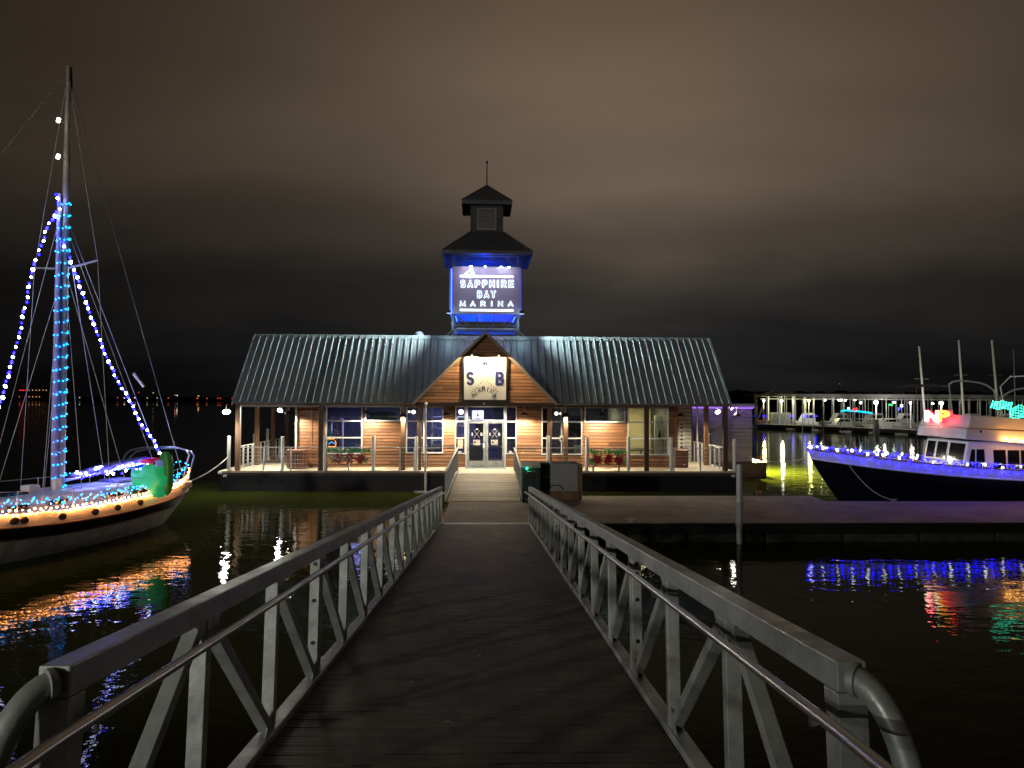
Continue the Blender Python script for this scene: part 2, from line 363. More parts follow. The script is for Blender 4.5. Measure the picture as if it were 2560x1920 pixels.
def siding(mb, u0, u1, h0, h1, d, pitch=.15, ph=0):
    k0 = math.floor((h0-ph)/pitch)
    for k in range(k0, int((h1-ph)/pitch)+1):
        a, b = max(h0, ph+k*pitch), min(h1, ph+(k+1)*pitch)
        if b-a < .01: continue
        b -= .028
        mb.add([(u0,d,a),(u1,d,a),(u1,d-.040,a),(u0,d-.040,a),(u0,d-.012,b),(u1,d-.012,b),(u1,d,b),(u0,d,b)],
               [(0,1,2,3),(3,2,5,4),(4,5,6,7),(0,3,4,7),(1,6,5,2)])
    return mb
# openings (u0,u1,h0,h1) measured on the wall plane
def rect(x0, y0, x1, y1, d=WD):
    a = B(x0, y1, d); b = B(x1, y0, d); return [a[0], b[0], a[1], b[1]]
wins = [rect(814,1016,907,1135), rect(913,1016,1004,1053), rect(1015,1016,1109,1133), rect(1353,1016,1455.5,1137), rect(1461,1017,1563,1056), rect(1568,1018,1671.5,1138)]
door = rect(1137, 1015.5, 1292, 1167)
HT = 3.0
def wall_with_holes(u0, u1, h0, h1, holes, d):
    mb = MB(); hs = sorted(holes); x = u0
    for a, b, lo, hi in hs:
        siding(mb, x, a, h0, h1, d); siding(mb, a, b, h0, lo, d); siding(mb, a, b, hi, h1, d); x = b
    siding(mb, x, u1, h0, h1, d); return mb
for w in wins: w[3] = min(w[3], 2.86)
door[3] = min(door[3], 2.88); door[2] = 0
wall_with_holes(UL, UR, 0, HT, wins+[door], WD).build('front_wall', K['siding'], bld)
# sheathing behind the siding so that the wall has thickness
mb = MB(); x = UL
for a, b, lo, hi in sorted(wins+[door]):
    mb.box(x, a, WD, WD+.14, 0, HT); 
    if lo > 0: mb.box(a, b, WD, WD+.14, 0, lo)
    mb.box(a, b, WD, WD+.14, hi, HT); x = b
mb.box(x, UR, WD, WD+.14, 0, HT)
mb.build('wall_core', K['trim'], bld)
mb = MB(); mb.box(UL, UL+.15, WD+.14, 6.5, 0, HT); mb.box(UR-.15, UR, WD+.14, 6.5, 0, HT); mb.box(UL, UR, 6.5, 6.65, 0, HT)
mb.build('side_wall', K['siding'], bld)
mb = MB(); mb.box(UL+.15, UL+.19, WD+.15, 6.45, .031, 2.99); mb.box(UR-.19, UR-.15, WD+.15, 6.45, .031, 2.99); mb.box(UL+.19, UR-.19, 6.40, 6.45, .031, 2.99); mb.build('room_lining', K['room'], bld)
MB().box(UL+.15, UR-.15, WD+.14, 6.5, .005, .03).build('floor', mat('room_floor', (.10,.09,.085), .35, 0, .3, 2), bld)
for px in (778, 797, 1015-6, 1690):
    u = B(px, 1100, WD)[0]; MB().box(u-.06, u+.06, WD-.06, WD-.03, 0, HT).build('corner_trim', K['siding'], bld)
def window(parent, r, hs=(), vs=(), fr=.055, d=WD, name='window', gl='glass'):
    u0, u1, h0, h1 = r; c = parent
    mb = MB(); y0, y1 = d-.07, d+.06
    mb.box(u0, u0+fr, y0, y1, h0, h1); mb.box(u1-fr, u1, y0, y1, h0, h1); mb.box(u0+fr, u1-fr, y0, y1, h0, h0+fr); mb.box(u0+fr, u1-fr, y0, y1, h1-fr, h1)
    for h in hs: mb.box(u0+fr, u1-fr, y0+.01, y1-.01, h-.035, h+.035)
    for v in vs: mb.box(v-.03, v+.03, y0+.014, y1-.014, h0+fr, h1-fr)
    w = mb.build(name, K['whitep'], parent)
    MB().box(u0+fr, u1-fr, d+.01, d+.02, h0+fr, h1-fr).build('pane', K[gl], w)
    return w
hm1 = B(1050, 1053, WD)[1]; hm2 = B(1050, 1094.5, WD)[1]
for i, w in enumerate(wins):
    vs = [] 
    if i == 2: vs = [B(1060, 1050, WD)[0]]
    if i == 3: vs = [B(1404, 1050, WD)[0]]
    if i == 5: vs = [B(1620, 1050, WD)[0]]
    window(bld, w, (hm1, hm2) if i not in (1,4) else (), vs)
# entrance: side lights, transom and a pair of glazed doors
ulm, urm = B(1165.5,1050,WD)[0], B(1263.5,1050,WD)[0]; hd = B(1215,1052,WD)[1]; hs0 = B(1150,1135,WD)[1]
for a, b in ((door[0], ulm-.02), (urm+.02, door[1])):
    siding(MB(), a, b, 0, hs0, WD).build('bulkhead_panel', K['siding'], bld); MB().box(a, b, WD, WD+.14, 0, hs0).build('wall_core', K['trim'], bld)
window(bld, [door[0], ulm-.021, hs0, door[3]], (hm1, hm2), (), .05, name='sidelight')
window(bld, [urm+.021, door[1], hs0, door[3]], (hm1, hm2), (), .05, name='sidelight')
window(bld, [ulm+.03, urm-.03, hd, door[3]], (), (), .05, name='transom_window')
mb = MB(); mb.box(ulm-.02, ulm+.03, WD-.08, WD+.08, 0, door[3]); mb.box(urm-.03, urm+.021, WD-.08, WD+.08, 0, door[3]); mb.box(ulm+.03, urm-.03, WD-.075, WD+.08, hd-.008, hd-.001); mb.build('door_frame', K['whitep'], bld)
um = (ulm+urm)/2
for sgn, (a, b) in ((-1, (ulm+.035, um-.006)), (1, (um+.006, urm-.035))):
    mb = MB(); y0, y1 = WD-.05, WD+.0; st = .11
    mb.box(a, a+st, y0, y1, .02, hd-.01); mb.box(b-st, b, y0, y1, .02, hd-.01); mb.box(a+st, b-st, y0, y1, .02, .30); mb.box(a+st, b-st, y0, y1, hd-.12, hd-.01)
    dr = mb.build('door', K['alu'], bld, .004)
    for k in range(7): 
        x = a+st+.03+k*(b-a-2*st-.06)/6; MB().box(x-.006, x+.006, y0-.006, y0, .06, .26).build('kick_rib', K['whitep'], dr)
    MB().box(a+st, b-st, WD-.03, WD-.022, .30, hd-.12).build('pane', K['glass'], dr)
    MB().box(a+st, b-st, WD+.02, WD+.05, .93, 1.0).build('push_bar', K['whitep'], dr)
    xh = um+sgn*.085
    mb = MB(); mb.tube([(xh, y0, 1.12), (xh+sgn*.02, y0-.06, 1.10), (xh+sgn*.02, y0-.06, .86), (xh, y0, .84)], .016, 8); mb.build('handle', K['whitesteel'], dr)
    # decals: S X B with a small sail above, and a picture card below
    cx = (a+b)/2-sgn*.03; dm = MB(); zc = B(1200, 1085, WD)[1]
    text(dm, 'S', .18, T((cx-.22, WD-.036, zc-.07)), .002, .006); text(dm, 'B', .18, T((cx+.22, WD-.036, zc-.07)), .002, .006)
    dm.bar((cx-.13, WD-.036, zc-.17), (cx+.13, WD-.036, zc+.17), .009, .012); dm.bar((cx-.13, WD-.036, zc+.17), (cx+.13, WD-.036, zc-.17), .009, .010)
    dm.prism([(cx-.08, zc+.19), (cx+.01, zc+.28), (cx+.01, zc+.2)], WD-.04, WD-.034); dm.prism([(cx+.02, zc+.2), (cx+.02, zc+.28), (cx+.07, zc+.19)], WD-.04, WD-.034)
    dm.build('lettering', K['signwhite'], dr)
    mb = MB().box(cx-.17, cx+.15, WD-.037, WD-.033, zc-.52, zc-.27); cd = mb.build('card', K['cream'], dr)
    MB().ball((cx-.09, WD-.04, zc-.39), .05, 10, 6, (1,.1,1)).build('printed_mark', K['dark'], cd)
# soffit, beam and roof
RL, RR = B(586.8,1000,0)[0], B(1821.7,1003,0)[0]; EH, RH, RD = 3.14, 6.24, 3.0
MB().box(RL+.05, RR-.05, 0.08, 8.7, 3.0, 3.05).build('soffit', K['soffit'], bld)
mb = MB(); mb.box(RL, RR, -.02, .08, 2.93, 3.12); mb.box(RL, RL+.1, .08, 8.7, 2.93, 3.12); mb.box(RR-.1, RR, .08, 8.7, 2.93, 3.12); mb.build('fascia', K['timber'], bld)
def ribbed(u0, u1, d0, h0, d1, h1, pitch=.318):
    mb = MB(); run = Vector((0, d1-d0, h1-h0)); nrm = Vector((0, -(h1-h0), d1-d0)).normalized()
    if nrm.z < 0: nrm = -nrm
    prof = []; n = int(round((u1-u0)/pitch)); p = (u1-u0)/n
    for k in range(n):
        b = u0+k*p
        prof += [(b,0),(b+p*.30,0),(b+p*.34,.004),(b+p*.38,0),(b+p*.52,0),(b+p*.56,.004),(b+p*.60,0),(b+p-.080,0),(b+p-.060,.058),(b+p-.022,.058)]
    prof.append((u1, 0)); V = []
    for t in (0, 1):
        for u, z in prof: V.append(Vector((u, d0, h0))+run*t+nrm*z)
    m = len(prof)
    mb.add(V, [(i, i+1, m+i+1, m+i) for i in range(m-1)])
    mb.add([Vector((u0,d0,h0))-nrm*.05, Vector((u1,d0,h0))-nrm*.05, Vector((u1,d0,h0))+run-nrm*.05, Vector((u0,d0,h0))+run-nrm*.05], [(3,2,1,0)])
    mb.add([Vector((u0,d0,h0)), Vector((u1,d0,h0)), Vector((u1,d0,h0))-nrm*.05, Vector((u0,d0,h0))-nrm*.05], [(0,1,2,3)])
    return mb
rf = ribbed(RL-.05, RR+.05, -.12, EH-.12, RD, RH, .318).build('roof', K['roof'], bld)
MB().grid(lambda a, b: (RL-.05+(RR-RL+.1)*a, RD+(8.9-RD)*b, RH-(RH-EH)*b), 2, 2, False).build('rear_roof', K['roof'], rf)
mb = MB(); mb.add([(RL-.06,RD-.17,RH-.13),(RR+.06,RD-.17,RH-.13),(RR+.06,RD,RH+.075),(RL-.06,RD,RH+.075),(RL-.06,RD+.2,RH-.02),(RR+.06,RD+.2,RH-.02)], [(0,1,2,3),(3,2,5,4),(0,3,4),(1,5,2),(0,4,5,1)])
mb.build('ridge_cap', K['roof'], rf)
for s, u in ((-1, RL), (1, RR)):
    MB().prism([(0,3.13),(RD,RH-.03),(8.7,3.13)], u-.02, u+.02, 0).build('gable_end', K['siding'], bld)
    mb = MB(); mb.bar((u+s*.06, -.12, EH-.14), (u+s*.06, RD, RH-.02), .05, .16); mb.build('rake_trim', K['roof'], rf)
# entrance gable
GW, GA = 3.02, 6.22; GD = -.17
mb = MB()
k = 0
SU = .97
while True:
    a = 3.06+k*.15; b = min(a+.15, GA-.02); 
    if a > GA-.12: break
    b -= .028; wa, wb = GA-a-.03, max(.02, GA-b-.03)
    rows = [(-wa,-wb,wb,wa)]
    for (q0,q1,q2,q3) in rows:
        mb.add([(q0,GD,a),(q3,GD,a),(q3,GD-.04,a),(q0,GD-.04,a),(q1,GD-.010,b),(q2,GD-.010,b)], [(0,1,2,3),(3,2,5,4)])
    k += 1
gb = mb.build('gable_wall', K['siding'], bld)
MB().prism([(-3.1,3.05),(3.1,3.05),(0,GA-.08)], GD, GD+.1).build('gable_core', K['trim'], bld)
MB().box(-3.1, 3.1, -.15, .4, 2.90, 3.05).build('gable_beam', K['trim'], bld)
for s in (-1, 1):
    mb = MB(); V = []
    for d in (-.42, 3.3):
        for (w, h) in ((0, GA+.04), (GW+.16, GA-GW-.12), (GW+.16, GA-GW-.20), (0, GA-.04)): V.append((s*w, d, h))
    mb.add(V, [(0,1,5,4),(3,7,6,2),(0,3,2,1),(4,5,6,7),(1,2,6,5)]); g = mb.build('gable_roof', K['roof'], bld)
    mb = MB(); mb.bar((0, -.445, GA-.03), (s*(GW+.17), -.445, GA-GW-.20), .05, .17, up=(0,1,0)) if False else None
    V = []
    for d in (-.47, -.424):
        for (w, h) in ((0, GA+.05), (GW+.17, GA-GW-.12), (GW+.17, GA-GW-.29), (0, GA-.12)): V.append((s*w, d, h))
    mb = MB().add(V, [(0,1,2,3),(7,6,5,4),(0,4,5,1),(3,2,6,7),(1,5,6,2)]); mb.build('barge_board', mat('rake_paint', (.30,.27,.21), .6, 0, .1, 3), bld)
# posts
for px in (589, 802.6, 1008, 1048.5, 1374, 1414, 1616, 1822):
    d = .12 if px in (589, 802.6, 1616, 1822) else .42
    u = B(px, 1100, d)[0]; w = .10
    if px == 589: u = RL+.13
    if px == 1822: u = RR-.13
    MB().box(u-w, u+w, d-w, d+w, 0, 3.0).build('post', K['timber'] if d > .2 or px in (589,) else K['trim'], bld, .01)
for u in (RL+.13, RR-.13):
    for d in (2.93, 5.75, 8.5): MB().box(u-.1, u+.1, d-.1, d+.1, 0, 3.0).build('post', K['timber'], bld, .01)
# pale recessed wing at the right, with a narrow door
a = UR+.0; b = B(1728, 1100, 5.2)[0]
mb = MB(); siding(mb, a, b, 0, 3.0, 5.2, .2); mb.build('recessed_wall', K['palesiding'], bld)
MB().box(a, b, 5.2, 8.4, 0, 3.0).build('recessed_core', K['room'], bld)
nd = rect(1697, 1053, 1710, 1122, 5.17)
window(bld, nd, (), (), .05, 5.17, 'narrow_window', 'darkglass')
u = B(740.5, 1100, 1.7)[0]; MB().box(u-.04, u+.04, 1.62, 1.70, .15, 3.0).build('downspout', K['whitep'], bld)
u = B(1738, 1100, 5.0)[0]; MB().box(u-.03, u+.03, 4.6, 4.66, .0, 3.0).build('downspout', K['whitep'], bld)
# ---- the room behind the windows
IN = BM
def inbox(name, label, cat, u0, u1, d0, d1, h0, h1, m, grp=None):
    t = BT((u0+u1)/2, (d0+d1)/2, h0); w, dd, h = (u1-u0)/2, (d1-d0)/2, h1-h0
    o = MB().box(-w, w, -dd, dd, 0, h).build(name, m, None, .01); o.matrix_world = t; return tag(o, label, cat, grp)
pr = thing('partition_wall', 'cream partition wall of the lit room behind the rightmost window', 'wall', BM)
uw = B(1560, 1100, WD)[0]
MB().box(uw, uw+.1, 2.1, 6.4, .03, HT).build('side_panel', K['roomwarm'], pr)
MB().box(uw+.1, UR-.2, 6.1, 6.2, .03, HT).build('back_panel', K['roomwarm'], pr)
MB().box(B(1640,1100,5)[0], B(1640,1100,5)[0]+.9, 5.0, 5.08, .03, 2.3).build('door_leaf', K['room'], pr)
uu = B(1650,1100,3.5)[0]
ps = thing('patterned_panel', 'tall pale panel with a dark diamond inside the rightmost window', 'panel', BT(uu, 3.6, .03))
MB().box(-.25, .25, 0, .04, 0, 2.4).build('board', K['signwhite'], ps); MB().prism([(0,1.1),(.07,1.4),(0,1.7),(-.07,1.4)], -.01, -.002).build('diamond', K['dark'], ps)
area('room_light', BM @ T((uw+1.1, 4.0, 2.9)), (1,.85,.50), 110, 1.2, 1.2)
area('room_light', BM @ T((-1.6, 4.6, 2.9)), (.36,.36,1), 260, 2.4, 1.0)
area('room_light', BM @ T((-6.4, 4.2, 2.9)), (.34,.34,1), 120, 1.2, 1.0)
area('room_light', BM @ T((4.6, 4.4, 2.9)), (.9,.9,.8), 60, 2.4, 1.0)
area('room_light', BM @ T((-4.4, 4.0, 2.9)), (.8,.85,.9), 45, 1.0, 1.0)
def shelf(u, d, w, h, n, lab):
    t = thing('display_shelf', lab, 'shelf', BT(u, d, .03), 'white display shelves inside the building')
    mb = MB()
    for s in (-1, 1): mb.box(s*w/2-.04, s*w/2+.04, -.2, .2, 0, h)
    mb.build('upright', K['whitep'], t); mb = MB()
    for k in range(n+1): mb.box(-w/2+.04, w/2-.04, -.19, .19, h*k/n-.02 if k else 0, h*k/n+.02)
    mb.build('shelf_board', K['whitep'], t); mb = MB(); r = random.Random(int(u*10))
    for k in range(n):
        for j in range(int(w/.16)):
            if r.random() < .75: x = -w/2+.1+j*.16; mb.box(x, x+r.uniform(.06,.12), -.1, .05, h*k/n+.02, h*k/n+.02+r.uniform(.1,.26))
    mb.build('goods', mat('goods', (.35,.3,.3), .5, 0, .8, 9), t)
shelf(B(1099,1100,3.4)[0], 3.4, .75, 2.3, 4, 'tall white display shelf seen beside the dining tables')
shelf(B(1158,1100,3.6)[0], 3.6, .6, 2.3, 5, 'narrow white display shelf seen through the left sidelight')
shelf(B(840,1100,3.0)[0], 3.1, .55, 2.2, 3, 'white display shelf glowing violet in the leftmost window')
inbox('counter', 'pale counter glowing violet behind the left entrance door', 'counter', -.75, .0, 3.3, 3.9, .03, 1.0, K['whitep'])
inbox('menu_board', 'black board standing behind the left entrance door', 'board', -.45, .0, 3.1, 3.14, 1.3, 2.2, K['dark'])
inbox('television', 'dark television screen on the wall right of the entrance', 'television', B(1425,1060,5.8)[0], B(1455,1060,5.8)[0]+.3, 5.8, 5.88, 1.55, 2.35, K['darkglass'])
inbox('red_curtain', 'dark red curtain inside the window right of the entrance', 'curtain', B(1357,1090,3)[0], B(1368,1090,3)[0], 3, 3.06, .03, 2.7, mat('curtain', (.20,.02,.03), .8))
def table(u, d, lab):
    t = thing('dining_table', lab, 'table', BT(u, d, .03), 'dining tables inside the building')
    MB().box(-.55,.55,-.4,.4,.70,.75).build('tabletop', K['timber'], t); MB().cyl(0,0,0,.70,.05).build('leg', K['dark'], t)
    mb = MB().box(-.3,.2,-.1,.1,.75,.83); mb.build('napkin_tray', K['signwhite'], t)
    return t
table(B(1075,1100,3)[0], 2.75, 'dining table with white tray behind the window left of entrance')
table(B(1440,1100,3)[0], 3.0, 'dining table behind the window right of entrance')
table(B(1600,1100,3)[0], 2.8, 'dining table with white tray in the lit rightmost window')
table(B(885,1100,3)[0], 3.0, 'dining table in the dark leftmost window')
def chair(u, d, rz, lab):
    t = thing('chair', lab, 'chair', BT(u, d, .03) @ RZ(rz), 'chairs at the tables inside')
    MB().box(-.22,.22,-.22,.22,.43,.47).build('seat', K['grey'], t); 
    mb = MB()
    for k in range(5): mb.box(-.2+k*.09, -.16+k*.09, .19, .22, .47, .92)
    mb.box(-.22,.22,.19,.22,.92,.98); mb.build('backrest', K['whitep'], t)
    for sx in (-1,1):
        for sy in (-1,1): MB().box(sx*.2-.02, sx*.2+.02, sy*.2-.02, sy*.2+.02, 0, .43).build('leg', K['dark'], t)
chair(B(1093,1100,2.6)[0], 2.55, .3, 'slatted chair at the table left of the entrance')
chair(B(905,1100,3)[0]-.1, 2.5, -.2, 'slatted chair in the dark leftmost window')
chair(B(1455,1100,3)[0]-.2, 2.55, 2.6, 'slatted chair at the table right of the entrance')
chair(B(1640,1100,3)[0], 2.6, 2.9, 'slatted chair in the lit rightmost window')
for px, py, r, lab in ((1034,1030,.13,'large round ceiling globe lamp behind the window left of entrance'),(1023,1029.5,.07,'small round ceiling globe lamp beside the larger globe'),
                       (1391,1034,.12,'round ceiling globe lamp behind the window right of entrance'),(1402,1034,.08,'smaller globe lamp right of the entrance window globe'),(1152.5,1030,.14,'glowing warm globe lamp behind the left sidelight')):
    u, h = B(px, py, 3.2); t = thing('globe_lamp', lab, 'lamp', BT(u, 3.2, h), 'globe lamps inside the building')
    MB().ball((0,0,0), r*.75, 12, 8).build('globe', K['warmlamp'] if 'warm' in lab else glow('globe', (1,.95,.85), 6), t); MB().cyl(0,0,r*.7,3.0-h,.01).build('cord', K['dark'], t)
# neon beer-style shape in the leftmost window, LAKE board, EAT letters, light box, papers
u, h = B(829, 1108, 2.05); t = thing('neon_sign', 'orange and blue neon sign in the leftmost window', 'neon sign', BT(u, 2.12, h))
mb = MB(); mb.tube([(-.18+.36*i/12, -.0, -.17+.03*math.sin(i*1.7)) for i in range(13)], .016, 6); mb.tube([(.16, 0, -.15),(.19,0,0),(.14,0,.12)], .014, 6); mb.tube([(-.18+.3*i/10, 0, .2+.03*math.sin(i*2.1)) for i in range(11)], .014, 6)
mb.build('tube', glow('orange_neon', (1,.28,.04), 5), t)
MB().tube([(-.15,.0,-.05),(-.02,0,.06),(.12,0,-.03)], .016, 6).build('tube', glow('blue_neon', (.1,.3,1), 4), t); MB().box(-.2,.2,.02,.04,-.25,.27).build('backing', K['dark'], t)
u, h = B(957, 1041, 2.5); t = thing('wall_sign', 'dark green board lettered LAKE in the high left window', 'sign', BT(u, 2.5, h))
MB().box(-.62,.62,0,.04,-.22,.22).build('board', K['green'], t); text(MB(), 'LAKE', .22, T((0,-.012,-.08)), .005, 0, sp=1.5).build('lettering', K['greyprint'], t)
u, h = B(1272, 1043.5, 2.15); t = thing('eat_sign', 'red EAT lettering in the right sidelight', 'sign', BT(u, 2.15, h))
text(MB(), 'EAT', .15, T((.02,0,-.05)), .006, .003).build('lettering', glow('red_letters', (.5,.03,.05), .5), t)
r = rect(1180, 1026, 1209, 1050, 1.78); t = thing('light_box_sign', 'white light box sign hanging over the left entrance door', 'sign', BT((r[0]+r[1])/2, 1.74, r[2]))
w = (r[1]-r[0])/2; MB().box(-w, w, 0, .06, .02, r[3]-r[2]).build('lit_face', glow('lightbox', (.62,.68,1), 1.1), t, .015)
mb = MB(); mb.box(-.01,.01,-.01,-.002,.25,.44); mb.ball((0,-.005,.22), .05, 10, 6, (1,.1,1.3)); mb.build('oar_emblem', K['navyprint'], t)
text(MB(), 'Open daily', .07, T((.02,-.006,.06)), .003).build('lettering', K['navyprint'], t) if False else None
mb = MB(); mb.box(-.14,.15,-.008,-.002,.07,.095); mb.box(-.10,.12,-.008,-.002,.04,.05); mb.build('lettering', K['navyprint'], t)
r = rect(1144,1098.5,1157.5,1121,1.8); t = tag(MB().box(-(r[1]-r[0])/2,(r[1]-r[0])/2,0,.01,0,r[3]-r[2]).build('notice', K['cream']), 'cream paper notice taped inside the left sidelight', 'notice'); t.matrix_world = BT((r[0]+r[1])/2, 1.82, r[2])
for px, lab in ((1150,'small white card low in the left sidelight'),(1276,'small white card low in the right sidelight')):
    u, h = B(px, 1130, 1.8); t = tag(MB().box(-.07,.07,0,.01,-.04,.04).build('card', K['signwhite']), lab, 'card', 'white cards in the sidelights'); t.matrix_world = BT(u, 1.81, h)
u, h = B(1404, 1096, 1.8); t = thing('sticker', 'white and blue sticker on the window right of entrance', 'sticker', BT(u, 1.81, h)); MB().box(-.09,.09,0,.008,-.14,.14).build('paper', K['signwhite'], t); MB().box(-.05,.05,-.006,-.001,-.1,.02).build('print', K['blue'], t)
u, h = B(1210, 1007.5, -.12); t = thing('security_camera', 'small white dome camera over the entrance under the sign', 'camera', BT(u, -.2, h-.03)); MB().ball((0,0,0), .05, 12, 8).build('dome', K['whitep'], t); MB().cyl(0,0,.03,.09,.055).build('base', K['whitep'], t)
t = thing('doormat', 'grey doormat lying before the glazed entrance doors', 'doormat', BT(.05, 1.45, .002)); MB().box(-.95,.95,-.3,.3,0,.018).build('mat', mat('mat', (.12,.15,.17), .95, 0, .4, 40, .5, 120), t, .005)
# ---- gable sign
def arc(cx, cz, rx, rz, a0, a1, n=8): return [(cx+rx*math.cos(R(a0+(a1-a0)*i/n)), cz+rz*math.sin(R(a0+(a1-a0)*i/n))) for i in range(n+1)]
GL = {'S': [arc(.5,.75,.42,.25,40,270,9)+arc(.5,.25,.42,.25,90,-140,9)[1:]], 'A': [[(.02,0),(.5,1),(.98,0)],[(.2,.34),(.8,.34)]], 'P': [[(.08,0),(.08,1),(.5,1)]+arc(.55,.72,.36,.28,80,-80,6)+[(.5,.44),(.1,.44)]],
      'H': [[(.05,0),(.05,1)],[(.95,0),(.95,1)],[(.05,.5),(.95,.5)]], 'I': [[(.5,0),(.5,1)]], 'R': [[(.08,0),(.08,1),(.5,1)]+arc(.55,.74,.36,.26,80,-80,6)+[(.5,.48),(.1,.48)],[(.5,.48),(.95,0)]],
      'E': [[(.92,1),(.08,1),(.08,0),(.92,0)],[(.08,.5),(.8,.5)]], 'B': [[(.08,0),(.08,1),(.5,1)]+arc(.5,.76,.36,.24,90,-90,6)+[(.1,.52)],[(.5,.52)]+arc(.5,.26,.42,.26,90,-90,6)+[(.08,0)]],
      'Y': [[(.03,1),(.5,.5),(.97,1)],[(.5,.5),(.5,0)]], 'M': [[(-.05,0),(.02,1),(.5,.12),(.98,1),(1.05,0)]], 'N': [[(.05,0),(.05,1),(.95,0),(.95,1)]]}
def stroke(mb_, ch, M_, w_, h_, r_, th):       # one rounded capital in the local x-z plane, centred on x
    for st in GL[ch]:
        P3 = [((a_-.5)*w_, 0, b_*h_) for a_, b_ in st]; q = MB(); q.tube(P3, r_, 8)
        for p in P3: q.ball(p, r_, 8, 4)
        mb_.add([M_ @ Vector((v[0], v[1]*th/r_, v[2])) for v in q.v], q.f)
sr = rect(1160, 893, 1265, 999, -.14)
t = thing('gable_sign', 'square white S B MARINA sign with small sail on the gable', 'sign', BT((sr[0]+sr[1])/2, -.30, sr[2]))
w = (sr[1]-sr[0])/2; hh = sr[3]-sr[2]
MB().box(-w, w, 0, .05, 0, hh).build('panel', mat('sign_panel_paint', (.60,.59,.54), .6), t)
mb = MB(); mb.box(-w-.09, -w-.005, -.02, .09, -.12, hh-.06); mb.box(w+.005, w+.09, -.02, .09, -.12, hh-.06); mb.box(-w-.005, w+.005, -.02, .09, -.12, -.01); mb.build('frame', K['dark'], t)
def sz(x, y): return ((x-982)/915*2*w, (1475-y)/905*hh)
mb = MB()
x, z = sz(660, 1165); stroke(mb, 'S', T((x,-.012,z+.045)), .27, .49, .068, .016)
x, z = sz(1305, 1163); stroke(mb, 'B', T((x,-.012,z+.045)), .31, .49, .066, .016)
mb.build('lettering', K['blue'], t)
mb = MB()
for poly in (((893,735),(1000,648),(975,735)), ((1012,648),(1045,735),(1000,735)), ((900,748),(950,748),(925,760)), ((1005,745),(1030,745),(1015,758)), ((965,775),(985,752),(1000,772))):
    mb.prism([sz(*p) for p in poly], -.02, -.002)
mb.build('sail_emblem', K['blue'], t)
mb = MB()
for s in (-1, 1):
    for k in range(9):
        f = k/8; px = 982+s*(-55+335*f) if False else None
        a = Vector(sz(982+s*-70, 950)); b = Vector(sz(982+s*275, 1305)); c = a.lerp(b, f); q = (b-a).normalized()
        mb.bar((c.x-q.x*.028, -.012-.004*s, c.y-q.y*.028), (c.x+q.x*.028, -.012-.004*s, c.y+q.y*.028), .022, .034 if k > 2 else .018)
mb.build('dashed_pattern', K['greyprint'], t)
mb = MB()
for ch, px, py, an in (('M',775,1372,-32),('A',873,1290,-22),('R',958,1262,-6),('I',1033,1275,14),('N',1108,1310,28),('A',1172,1395,38)):
    x, z = sz(px, py+25); stroke(mb, ch, T((x,-.012,z+.0)) @ RY(R(an*.9)), .19 if ch == 'M' else .13, .18, .021, .010)
mb.build('lettering', K['navyprint'], t)
def gooseneck(px, py, lab):
    u, h = B(px, py, -.72); t = thing('gooseneck_lamp', lab, 'lamp', BT(u, -.72, h), 'gooseneck lamps over the gable sign')
    MB().tube([(0,.6,.28),(0,.4,.42),(0,.1,.40),(0,.0,.22),(0,0,.12)], .014, 8).build('arm', K['timber'], t)
    MB().lathe([(.03,.16),(.035,.11),(.11,0),(.105,0),(.03,.10)], n=18).build('shade', K['timber'], t); MB().ball((0,0,.03), .04, 8, 6).build('bulb', K['warmlamp'], t)
    lamp('lamp_light', 'SPOT', T((0,0,.02)) @ RX(R(4)), (1,.80,.47), 520, t, .05, 172, .2)
gooseneck(1180, 889, 'left of two gooseneck lamps lighting the gable sign'); gooseneck(1247, 889, 'right of two gooseneck lamps lighting the gable sign')
# ---- sign tower on the roof
TM = BT(0, 0, 0)
tw = thing('sign_tower', 'dark roofed rooftop tower glowing blue behind the Sapphire Bay Marina sign', 'tower', TM)
def TB(xz, yz, d): return B(1080+xz/3.457, 380+yz/3.457, d)
TC = 4.7; D0, D1 = TC-1.65, TC+1.75
uc = TB(475, 290, TC)[0]
pw = 1.60
for s in (-1, 1):
    for d in (D0+.1, D1-.1):
        MB().box(uc-.05+s*pw-.06, uc-.05+s*pw+.06, d-.06, d+.06, 4.2, 10.1).build('leg', K['roofdark'], tw)
tbx = uc-.05
hb0 = TB(475,1400,D0)[1]; hb1 = TB(475,1498,D0)[1]; hb2 = TB(475,1545,D0)[1]; ht = TB(475,890,D0)[1]
for d in (D0+.1, D1-.1):
    mb = MB(); mb.bar((tbx-pw, d, hb1), (tbx+pw, d, hb1), .05); mb.bar((tbx-pw, d, hb1-.28), (tbx+pw, d, hb1-.28), .04)
    mb.bar((tbx-pw, d, ht), (tbx+pw, d, ht), .09)
    for s in (-1, 1):
        mb.bar((tbx+s*pw, d, hb0+.02), (tbx+s*pw*.5, d, hb1), .04); mb.bar((tbx+s*.42, d, hb0), (tbx+s*.42, d, hb1), .04); mb.bar((tbx+s*pw, d, ht-.7), (tbx+s*pw*.55, d, ht), .04)
    mb.build('brace', K['roofdark'], tw)
for s in (-1, 1):
    mb = MB()
    for h in (hb1, hb1-.28, ht): mb.bar((tbx+s*pw, D0+.1, h), (tbx+s*pw, D1-.1, h), .045)
    mb.bar((tbx+s*pw, D0+.1, hb1), (tbx+s*pw, D1-.1, hb0), .04)
    mb.bar((tbx+s*pw, D0+.0, 6.6), (tbx+s*(pw+.45), D0+.0, 6.2), .06); mb.build('brace', K['roofdark'], tw)
mb = MB()
for k in range(9): d = D0+.3+k*(D1-D0-.6)/8; mb.bar((tbx-pw, d, hb1-.14), (tbx+pw, d, hb1-.14), .03, .06)
mb.build('catwalk', K['steel'], tw)
